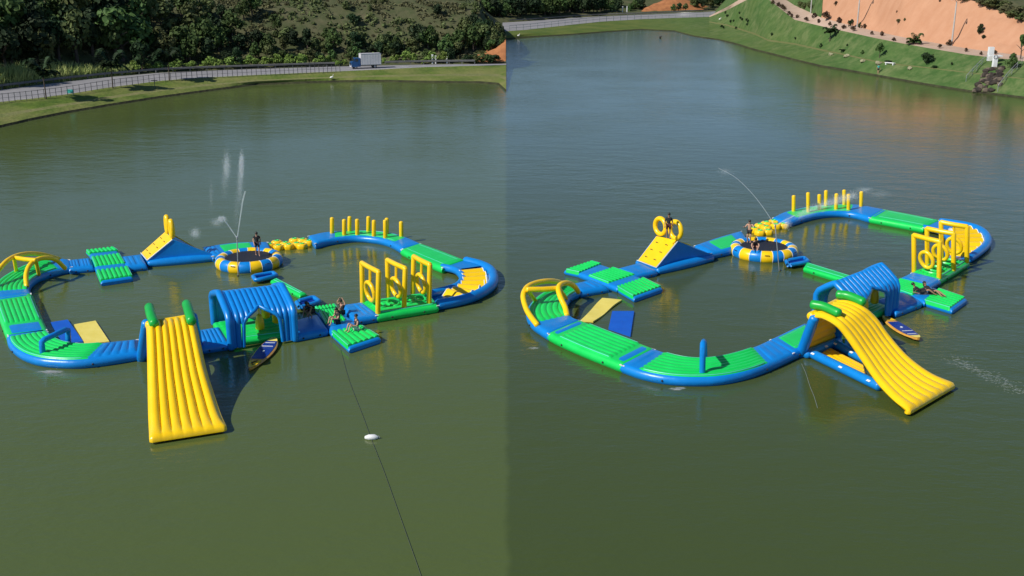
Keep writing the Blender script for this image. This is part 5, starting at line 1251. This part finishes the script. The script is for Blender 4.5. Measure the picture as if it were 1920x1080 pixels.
for d, n, hs in ((4.5, 34, 1.0), (9, 34, 1.1), (14, 32, 1.1), (20, 30, 1.0)):
    for i in range(n):
        px = -70 + 1010 * (i + rnd.uniform(.1, .9)) / n
        if px > 925: continue
        if px < 235 and d < 8: continue
        if px > 858 and d < 8: continue
        if d > 11 and px > 430 and rnd.random() < min(.9, (px - 380) / 200): continue
        left = max(0, min(1, (520 - px) / 300.0))
        h = (3.6 + 3.6 * left) * hs * rnd.uniform(.7, 1.25); w = h * rnd.uniform(.34, .50)
        if d < 6: h *= .8; w *= .85
        if d > 12 and px > 480 and rnd.random() < .55:
            lf = 'scrub'; h *= .5; w *= .8
        else: lf = rnd.choices(['leaf_a', 'leaf_b', 'leaf_c'], [4, 2.0, 3.0 + 2.5 * left])[0]
        p = hill_point(px, d + rnd.uniform(-2, 2))
        if px + w * 10.5 > 947: w = max(.5, (947 - px) / 10.5)
        tree('shrub' if lf == 'scrub' else 'broadleaf_tree', LBL[lf], 'shrub' if lf == 'scrub' else 'tree', p - V((0, 0, .3)), w, h, lf, rnd.randrange(4), GRP[lf], rnd)
for i in range(46):
    px = 190 + 700 * (i + rnd.uniform(0, 1)) / 46
    if 655 < px < 715 and rnd.random() < .5: continue
    if px > 850: continue
    h = rnd.uniform(1.1, 2.4); tree('bush', LBL['leaf_l'], 'bush', hill_point(px, rnd.uniform(1.8, 3.6)) - V((0, 0, .25)), h * .6, h, 'leaf_l' if rnd.random() < .65 else 'leaf_l', rnd.randrange(4), GRP['leaf_l'], rnd, trunk=False)
for i in range(16):      # the trees at the tip of the headland
    px = 868 + 66 * rnd.random(); d = rnd.uniform(8, 14); h = rnd.uniform(3.6, 4.8) if px < 915 else rnd.uniform(2.4, 3.2)
    tree('broadleaf_tree', 'green tree at the tip of the headland above the orange earth bank', 'tree', hill_point(px, d) - V((0, 0, .3)), min(h * .42, (946 - px) / 10.0), h, rnd.choice(['leaf_a', 'leaf_b', 'leaf_c']), rnd.randrange(4), 'trees at the tip of the headland', rnd)
for i in range(14):
    px = 921 + 24 * (i + rnd.random()) / 14; d = rnd.uniform(7, 14); h = rnd.uniform(2.8, 3.8)
    tree('broadleaf_tree', 'green tree at the tip of the headland above the orange earth bank', 'tree', hill_point(px, d) - V((0, 0, .3)), max(.35, min(h * .42, (947.5 - px) / 9.5)), h, rnd.choice(['leaf_a', 'leaf_b', 'leaf_c']), rnd.randrange(4), 'trees at the tip of the headland', rnd)
# shrubs covering the right half of the slope
for i in range(170):
    px = 430 + 510 * rnd.random(); d = rnd.uniform(4, 40); f = (px - 430) / 510
    if px > 862 and d < 9: continue
    low = rnd.random() < math.exp(-((d - 4) / 7.0) ** 2) + (.45 if noise.noise(hill_point(px, d) * .09) > .2 else .0)
    h = rnd.uniform(2.0, 3.6) if low else rnd.uniform(.7, 1.5); w = h * rnd.uniform(.45, .7)
    if px + w * 10.5 > 947: w = max(.4, (947 - px) / 10.5)
    lf = rnd.choice(['leaf_a', 'leaf_a', 'leaf_b', 'leaf_c']) if low else rnd.choice(['scrub', 'scrub', 'leaf_b'])
    if lf == 'scrub': tree('shrub', LBL[lf], 'shrub', hill_point(px, d) - V((0, 0, .3)), w, h, lf, rnd.randrange(4), GRP[lf], rnd, trunk=False)
    else: tree('bush', 'green bush on the slope above the truck and the left road', 'bush', hill_point(px, d) - V((0, 0, .5)), w, h * 1.1, lf, rnd.randrange(4), 'green bushes of the left slope', rnd, trunk=False)
for i in range(16):
    px = 868 + 68 * rnd.random(); h = rnd.uniform(.9, 2.0)
    tree('bush', 'low bush on the bare orange bank at the end of the left wood', 'bush', hill_point(px, rnd.uniform(1.8, 2.6)) - V((0, 0, .25)), min(h * .6, (946 - px) / 10.5), h, rnd.choice(['leaf_a', 'leaf_b', 'leaf_c']), rnd.randrange(4), 'bushes on the left earth bank', rnd, trunk=False)
# tall pale grass along the road, far left
b = MB()
for i in range(5200):
    px = rnd.uniform(-70, 245); d = rnd.uniform(.9, 6.0 - 3.5 * max(0, (px - 100) / 145)); p = hill_point(px, d); h = rnd.uniform(1.3, 3.1) * (1 - .45 * max(0, min(1, px / 245))); a = rnd.uniform(0, 6.28); w = V((math.cos(a), math.sin(a), 0)) * rnd.uniform(.06, .13); ln = V((rnd.gauss(0, .25), rnd.gauss(0, .25), 0)) * h
    b.add([p - w, p + w, p + w * .8 + ln * .4 + V((0, 0, h * .6)), p + ln + V((0, 0, h)), p - w * .8 + ln * .4 + V((0, 0, h * .6))], [(0, 1, 2, 3, 4)])
tag(b.build('tall_grass', 'reed', smooth=False), 'strip of tall pale green grass along the far side of the left road', 'tall grass', kind='stuff')
# low scrub covering the slope
b = MB(); b2 = MB()
for i in range(7000):
    px = rnd.uniform(-70, 944); d = rnd.uniform(5, 40); p = hill_point(px, d); q = noise.noise(p * .11) + .5 * noise.noise(p * .4)
    if q < -.12: leaf_cloud(b, rnd, [(p.x, p.y, p.z + .1, rnd.uniform(.15, .4))], 7, .20)
    elif q > .22 and i % 3 == 0: leaf_cloud(b2, rnd, [(p.x, p.y, p.z + .2, rnd.uniform(.3, .9))], 12, .26)
tag(b.build('undergrowth', 'scrub', smooth=False), 'low dry undergrowth covering the hillside between the trees', 'undergrowth', kind='stuff')
tag(b2.build('undergrowth', 'leaf_b', smooth=False), 'low green undergrowth in patches over the hillside between the trees', 'undergrowth', kind='stuff')
# wood behind the far road
for i in range(64):
    px = 845 + 320 * ((i % 32) + rnd.uniform(.1, .9)) / 32; d = 4.0 + 8 * (i // 32) + rnd.uniform(0, 4); q = pl_at(ff, FX, px)
    h = rnd.uniform(5.0, 8.0) * (1 if px < 1130 else .7); p = radial(q, d, q.z + .3)
    tree('broadleaf_tree', 'dark green tree in the wood behind the far road', 'tree', p, h * rnd.uniform(.36, .5), h, rnd.choice(['leaf_a', 'leaf_c', 'leaf_c']), rnd.randrange(4), 'trees behind the far road', rnd)
for px, d, h, lf in ((1180, 9, 3, 'leaf_a'), (1190, 12, 4, 'leaf_a'), (1200, 14, 5, 'leaf_c'), (1262, 4, 2.6, 'leaf_a'), (1272, 4, 3.2, 'leaf_c'), (1285, 5, 2.6, 'leaf_b'), (1300, 12, 4.2, 'leaf_b'), (1316, 10, 4.5, 'leaf_c'), (1330, 12, 4.6, 'leaf_b'), (1348, 14, 5, 'leaf_c'), (1365, 18, 5, 'leaf_c'), (1310, 20, 6, 'leaf_a'), (1340, 22, 6, 'leaf_a')):
    q = pl_at(ff, FX, px); tree('bush', 'green bush growing by the orange earth bank behind the far road', 'bush', radial(q, d, q.z + .2), h * .5, h, lf, rnd.randrange(4), 'bushes by the far earth bank', rnd)

# palms on the left bank
def frond(b, base, az, L, rise, rnd):
    d = V((math.cos(az), math.sin(az), 0)); pts = []
    for k in range(7):
        f = k / 6; pts.append(base + d * L * f * (1 - .15 * f) + V((0, 0, rise * math.sin(f * 2.2) - L * .45 * f * f)))
    b.tube(pts, [.03, .026, .022, .018, .014, .01, .006], 4, cap=False); w = V((-d.y, d.x, 0))
    for k in range(1, 14):
        f = k / 14; c = sample(pts, f); l = L * .34 * math.sin(math.pi * (.12 + .85 * f))
        for s in (-1, 1):
            e = c + w * s * l * .8 + d * l * .5 - V((0, 0, l * .45)); m = c.lerp(e, .5) + V((0, 0, l * .12)); t = d * .18
            b.add([c - t, m - t * 1.3, e, m + t * 1.3, c + t], [(0, 1, 2, 3, 4)])
def palm(label, p, h, crown, n, leaf, seed, group='young palms', trunk_r=.09):
    rnd2 = random.Random(seed); t = thing('palm', label, 'palm tree', p, group); top = p + V((rnd2.uniform(-.1, .1), 0, h))
    if h > .2:
        b = MB(); b.tube(spline([p - V((0, 0, .2)), p.lerp(top, .5) + V((.04, 0, 0)), top], 7), [trunk_r * 1.4, trunk_r * 1.1, trunk_r, trunk_r, trunk_r, trunk_r, trunk_r * 1.1], 8); b.build('trunk', 'bark', t)
    for k in range(n):
        b = MB(); frond(b, top, 2 * math.pi * k / n + rnd2.uniform(-.2, .2), crown * rnd2.uniform(.8, 1.15), crown * rnd2.uniform(.3, 1.3), rnd2); b.build('frond', leaf, t, smooth=False)
palm('leftmost of the three young palms on the left bank', on_left(86, 185.5), 3.0, 2.6, 18, 'leaf_c', 4)
palm('middle one of the three young palms on the left bank', on_left(211, 165.5), 3.0, 2.6, 20, 'leaf_c', 5)
palm('rightmost of the three young palms on the left bank', on_left(317, 151), 2.8, 2.6, 20, 'leaf_c', 6)

# ---- planting of the right slope
def plant(label, p, w, h, leaf, trunk=0.0, name='shrub', cat='shrub', group=None, seed=0):
    r3 = random.Random(seed * 13 + 5); t = thing(name, label, cat, p, group); t.rotation_euler = (0, 0, r3.uniform(0, 6))
    c = bpy.data.objects.new('crown', CR[leaf, seed % 4]); C.objects.link(c); c.parent = t; hh = h - trunk; base = {'leaf_r': .1, 'scrub': .1}.get(leaf, .55)
    c.scale = (w, w, hh / 1.65); c.location = (0, 0, trunk - base * hh / 1.65 * .75)
    s = bpy.data.objects.new('trunk', TK[seed % 4]); C.objects.link(s); s.parent = t; L = max(trunk + hh * .3, .3); s.scale = (L, L, L)
    return t
z4 = lambda x, y: (1440 + x / 4, y / 4)
hedge = [(40, 40), (85, 48), (110, 62), (125, 78), (160, 112), (180, 128), (220, 135), (290, 160), (380, 175), (465, 190), (570, 215), (640, 235), (780, 260), (855, 268), (945, 308), (1290, 362), (1485, 388), (1600, 412), (1705, 405)]
for i, (x, y) in enumerate(hedge):
    px, py = z4(x, y); p = on_slope(px, py); s = (px and F / ((p - V((0, 0, H))).dot(V((0, CT, -ST))))); w = rnd.uniform(3.6, 5.0) / s
    plant('small reddish shrub in the row along the lower edge of the path', p, w, w * 1.7, 'leaf_r', group='reddish shrubs along the path', seed=i)
def sized(px, py, f, w_px, h_px):
    p = f(px, py); s = F / ((p - V((0, 0, H))).dot(V((0, CT, -ST)))); return p, w_px / 2 / s, h_px / s
for i, (x, y, w, h, lf, tr, lab, f) in enumerate([
        (435, 158, 15, 17, 'leaf_r', .15, 'tall dark reddish shrub beside the path near the first lamp pole', on_slope), (350, 135, 12, 9, 'leaf_r', 0, 'low dark shrub at the foot of the leftmost lamp pole', on_slope),
        (535, 172, 14, 10, 'leaf_r', 0, 'spreading reddish shrub left of the round path shrub', on_slope), (620, 205, 14, 14, 'leaf_c', 0, 'round dark green shrub at the foot of the second lamp pole', on_slope),
        (690, 210, 8, 9, 'leaf_c', 0, 'small dark shrub just right of the second lamp pole', on_slope), (725, 213, 9, 8, 'leaf_r', 0, 'low reddish shrub right of the second lamp pole', on_slope),
        (1362, 342, 15, 10, 'leaf_r', 0, 'brown green shrub at the foot of the third lamp pole', on_slope), (1832, 510, 26, 24, 'leaf_a', 0, 'big round green bush beside the white sluice', on_slope),
        (1580, 255, 16, 16, 'leaf_c', 0, 'round green bush rooted high on the orange cutting', on_cut), (1608, 292, 12, 8, 'leaf_c', 0, 'flat dark bush below the round one on the orange cutting', on_cut),
        (965, 180, 10, 8, 'leaf_b', .4, 'left of two small bushes on the middle of the orange cutting', on_cut), (1012, 160, 6, 5, 'leaf_b', 0, 'right of two small bushes on the middle of the orange cutting', on_cut),
        (500, 42, 8, 8, 'leaf_r', 0, 'tiny bush near the top left of the orange cutting', on_cut), (950, 95, 4, 4, 'leaf_r', 0, 'speck of a plant high on the orange cutting', on_cut), (1255, 12, 5, 5, 'leaf_r', 0, 'tiny plant under the scrub at the top of the cutting', on_cut),
        (1190, 480, 26, 20, 'leaf_c', 0, 'wide dark bush on the grass slope right of the young tree', on_slope), (395, 355, 7, 7, 'leaf_c', 0, 'small dark bush on the grass below the weeping palm', on_slope),
        (30, 275, 6, 6, 'leaf_c', 0, 'leftmost small dark bush on the grass slope', on_slope), (205, 300, 5, 5, 'leaf_c', 0, 'second small dark bush on the grass slope', on_slope), (710, 410, 9, 7, 'leaf_a', 0, 'pale young bush left of the young tree on the slope', on_slope),
        (595, 348, 5, 4, 'leaf_c', 0, 'tiny bush between the palm and the young tree', on_slope), (1380, 490, 6, 6, 'leaf_c', 0, 'small dark bush left of the spillway railing', on_slope),
        (565, 388, 18, 4, 'leaf_c', 0, 'tree shadow put in as low dark leaves on the terrace below the palm', on_slope), (905, 468, 20, 4, 'leaf_c', 0, 'tree shadow put in as low dark leaves on the terrace beside the white bench', on_slope), (1250, 508, 18, 4, 'leaf_c', 0, 'tree shadow put in as low dark leaves at the right end of the terrace', on_slope)]):  # these low dark leaf patches stand in for shadows of small trees
    p, ww, hh = sized(*z4(x, y), f, w, h); plant(lab, p, ww, hh, lf, tr * hh, group='single plants of the right slope', seed=i + 3)
p, ww, hh = sized(*z4(838, 435), on_slope, 18, 25); plant('young round tree on the middle of the grass slope', p, ww, hh, 'leaf_a', hh * .35, 'young_tree', 'tree', 'young trees of the right slope', 2)
p, ww, hh = sized(*z4(1893, 440), on_slope, 17, 43); plant('young round tree at the right edge of the frame beside the path', p, ww, hh, 'leaf_a', hh * .42, 'young_tree', 'tree', 'young trees of the right slope', 1)
p, ww, hh = sized(*z4(465, 315), on_slope, 20, 24); palm('weeping palm on the upper grass slope below the path', p, hh * .65, ww * 1.5, 12, 'leaf_c', 11)
p, ww, hh = sized(*z4(1092, 330), on_slope, 30, 22); palm('wide trunkless palm on the path below the orange cutting', p, hh * .12, ww * 1.15, 16, 'leaf_a', 12)
for i in range(14):
    px = 1352 + rnd.uniform(0, 55); py = rnd.uniform(20, 55); plant('small dark tussock on the left part of the grass slope', on_slope(px, py), .45, .7, 'leaf_c', group='tussocks of the grass slope', seed=i)
# scrub hanging over the cutting
for i in range(46):
    k = i % 23; px = 1782 + 150 * (k + rnd.uniform(0, 1)) / 23; q = rows_at([cut3], RX[CI:], px, 0) if False else pl_at(cut3, RX[CI:], px)
    p = radial(q, rnd.uniform(-.8, 4.0), q.z + rnd.uniform(-.3, .8)); plant('dry brown shrub hanging over the top of the orange cutting', p, rnd.uniform(1.0, 1.8), rnd.uniform(.9, 1.8), 'scrub' if rnd.random() < .75 else 'leaf_b', group='scrub above the cutting', seed=i)
for i in range(10):
    px = 1498 + rnd.uniform(0, 26); py = rnd.uniform(2, 24); p = rows_at(gh, RX[:CI + 1], px, py); plant('pale grassy tuft between the path and the cutting', p, .8, 1.0, 'leaf_b', group='tufts at the end of the cutting', seed=i)
# loose rocks on the terrace
for i, (x, y) in enumerate(((475, 415), (590, 428), (715, 465), (830, 484), (1065, 517))):
    px, py = z4(x, y); p = on_slope(px, py); b = MB(); r = .55
    b.ellipsoid(p + V((0, 0, .15)), r * rnd.uniform(.9, 1.4), r, r * .7, 9, 6); b.v = [tuple(V(v) + V(v).normalized() * 0 + V((noise.noise(V(v) * 2), noise.noise(V(v) * 2 + V((5, 0, 0))), noise.noise(V(v) * 2 + V((0, 7, 0))))) * .22) for v in b.v]
    tag(b.build('boulder', 'prock', smooth=False), 'pale boulder lying on the terrace of the grass slope', 'boulder', 'pale boulders on the terrace')
# lamp poles
for bx, by, lab in ((1521.5, 26, 'leftmost white lamp pole at the end of the orange cutting'), (1607.5, 51, 'middle white lamp pole on the path before the cutting'), (1785, 83, 'rightmost white lamp pole on the path before the cutting')):
    p = on_slope(bx, by); t = thing('lamp_pole', lab, 'lamp pole', p, 'lamp poles along the path'); h = 7.5 if bx > 1700 else 9
    b = MB(); b.tube([p - V((0, 0, .3)), p + V((0, 0, h * .5)), p + V((0, 0, h))], [.17, .14, .10], 10); b.build('pole', 'concrete', t)
    b = MB(); b.tube([p + V((0, 0, h - .1)), p + V((-.5, -.5, h + .35)), p + V((-1.0, -1.0, h + .4))], .05, 6); b.build('arm', 'steel', t)
    b = MB(); b.box(p + V((-1.25, -1.25, h + .38)), (.25, .25, 0), (.1, -.1, 0), (0, 0, .07)); b.build('lamp_head', 'steel', t)
# sluice with rock chute and railings
p = on_slope(1857, 113); s = F / ((p - V((0, 0, H))).dot(V((0, CT, -ST)))); t = thing('sluice', 'white concrete sluice with two uprights at the head of the rock chute', 'sluice', p)
b = MB(); b.box(p + V((0, 0, 1.05)), (.40, 0, 0), (0, .3, 0), (0, 0, 1.1)); b.build('upright', 'whitewash', t, smooth=False)
q = on_slope(1865.5, 126); b = MB(); b.box(q + V((0, 0, .85)), (.30, 0, 0), (0, .3, 0), (0, 0, .9)); b.build('upright', 'whitewash', t, smooth=False)
b = MB(); b.box(q.lerp(p, .5) + V((.35, 0, 1.25)), (1.0, 0, 0), (0, .5, 0), (0, 0, .10)); b.build('deck_slab', 'whitewash', t, smooth=False)
b = MB(); b.tube([q + V((-.1, -.32, 1.6)) + V((.3 * math.cos(a), 0, .3 * math.sin(a))) for a in (2 * math.pi * j / 14 for j in range(14))], .04, 6, closed=True); b.build('hand_wheel', 'dsteel', t)
for pts, lab in (([(1853, 113), (1838, 126), (1824, 140), (1811, 153)], 'pale railing on the left side of the rock chute'), ([(1916, 121), (1902, 135), (1886, 152), (1871, 171)], 'pale railing on the right side of the rock chute')):
    ps = [on_slope(*z) for z in pts]; t = thing('railing', lab, 'railing', ps[1], 'railings of the rock chute')
    ps = spline(ps, 9)
    for k in ps[::2]: b = MB(); b.tube([k - V((0, 0, .2)), k + V((0, 0, 1.0))], .035, 6); b.build('post', 'steel', t)
    b = MB(); b.tube([k + V((0, 0, 1.0)) for k in ps], .045, 6); b.build('rail', 'steel', t)
    b = MB(); b.tube([k + V((0, 0, .5)) for k in ps], .03, 6); b.build('rail', 'steel', t)
for i in range(70):
    f = rnd.random() ** .8; y = 127 + 46 * f; xc = 1866 - 14 * f; x = xc + rnd.uniform(-1, 1) * (14 + 12 * f); p = on_slope(x, y); r = rnd.uniform(.28, .62)
    b = MB(); b.ellipsoid(p + V((0, 0, .1)), r, r * rnd.uniform(.7, 1), r * rnd.uniform(.6, .9), 8, 6); b.v = [tuple(V(v) + V((noise.noise(V(v) * 2.2), noise.noise(V(v) * 2.2 + V((5, 0, 0))), noise.noise(V(v) * 2.2 + V((0, 7, 0))))) * .16) for v in b.v]
    tag(b.build('rock', 'rock2' if i % 3 == 0 else 'rock', smooth=False), 'brown rock in the rock chute under the white sluice', 'rock', 'rocks of the chute')
# bench and birds
p = on_slope(1669, 121.5); t = thing('bench', 'long low white bench on the terrace of the grass slope', 'bench', p)
d = (on_slope(1678, 122.3) - on_slope(1660, 120.6)).normalized(); w = V((-d.y, d.x, 0)); b = MB(); b.box(p + V((0, 0, .32)), d * 1.15, w * .22, V((0, 0, .06))); b.build('seat', 'whitewash', t, smooth=False)
for k in (-.9, .9): b = MB(); b.box(p + d * k + V((0, 0, .10)), d * .08, w * .2, V((0, 0, .18))); b.build('leg', 'whitewash', t, smooth=False)
def bird(label, p, s, m, group, egret=True):
    t = thing('egret' if egret else 'duck', label, 'bird', p, group); z = .32 * s if egret else .05 * s
    b = MB(); b.tube([p + V((-.26, 0, z + .02)) * 1, p + V((-.12, 0, z + .06)), p + V((.06, 0, z + .10)), p + V((.2, 0, z + .16))], [.05 * s, .12 * s, .13 * s, .06 * s], 8)
    b.tube([p + V((.18, 0, z + .14)), p + V((.28, 0, z + .30)), p + V((.24, 0, z + (.46 if egret else .30))), p + V((.32, 0, z + (.52 if egret else .34)))], [.05 * s, .035 * s, .035 * s, .045 * s], 7); b.build('body', m, t)
    b = MB(); b.tube([p + V((.35, 0, z + (.52 if egret else .34))), p + V((.50, 0, z + (.49 if egret else .32)))], [.02, .008], 5); b.build('beak', 'beak', t)
    if egret:
        for y in (-.05, .05): b = MB(); b.tube([p + V((0, y, z + .02)), p + V((0, y, -.05))], .016, 5); b.build('leg', 'black', t)
bird('white egret standing at the waterline left of the truck reflection', on_left(622, 151), 1.4, 'birdwhite', 'water birds')
bird('white egret standing on the far shore just right of the headland', on_far(972, 72), 1.9, 'birdwhite', 'water birds')
bird('white egret standing on the bank where the far road ends', on_far(1335, 40) if False else on_slope(1350, 40), 1.9, 'birdwhite', 'water birds')
bird('dark duck swimming on the far bright water', P(1238, 71, 0.02), 2.6, 'birddark', 'water birds', egret=False)
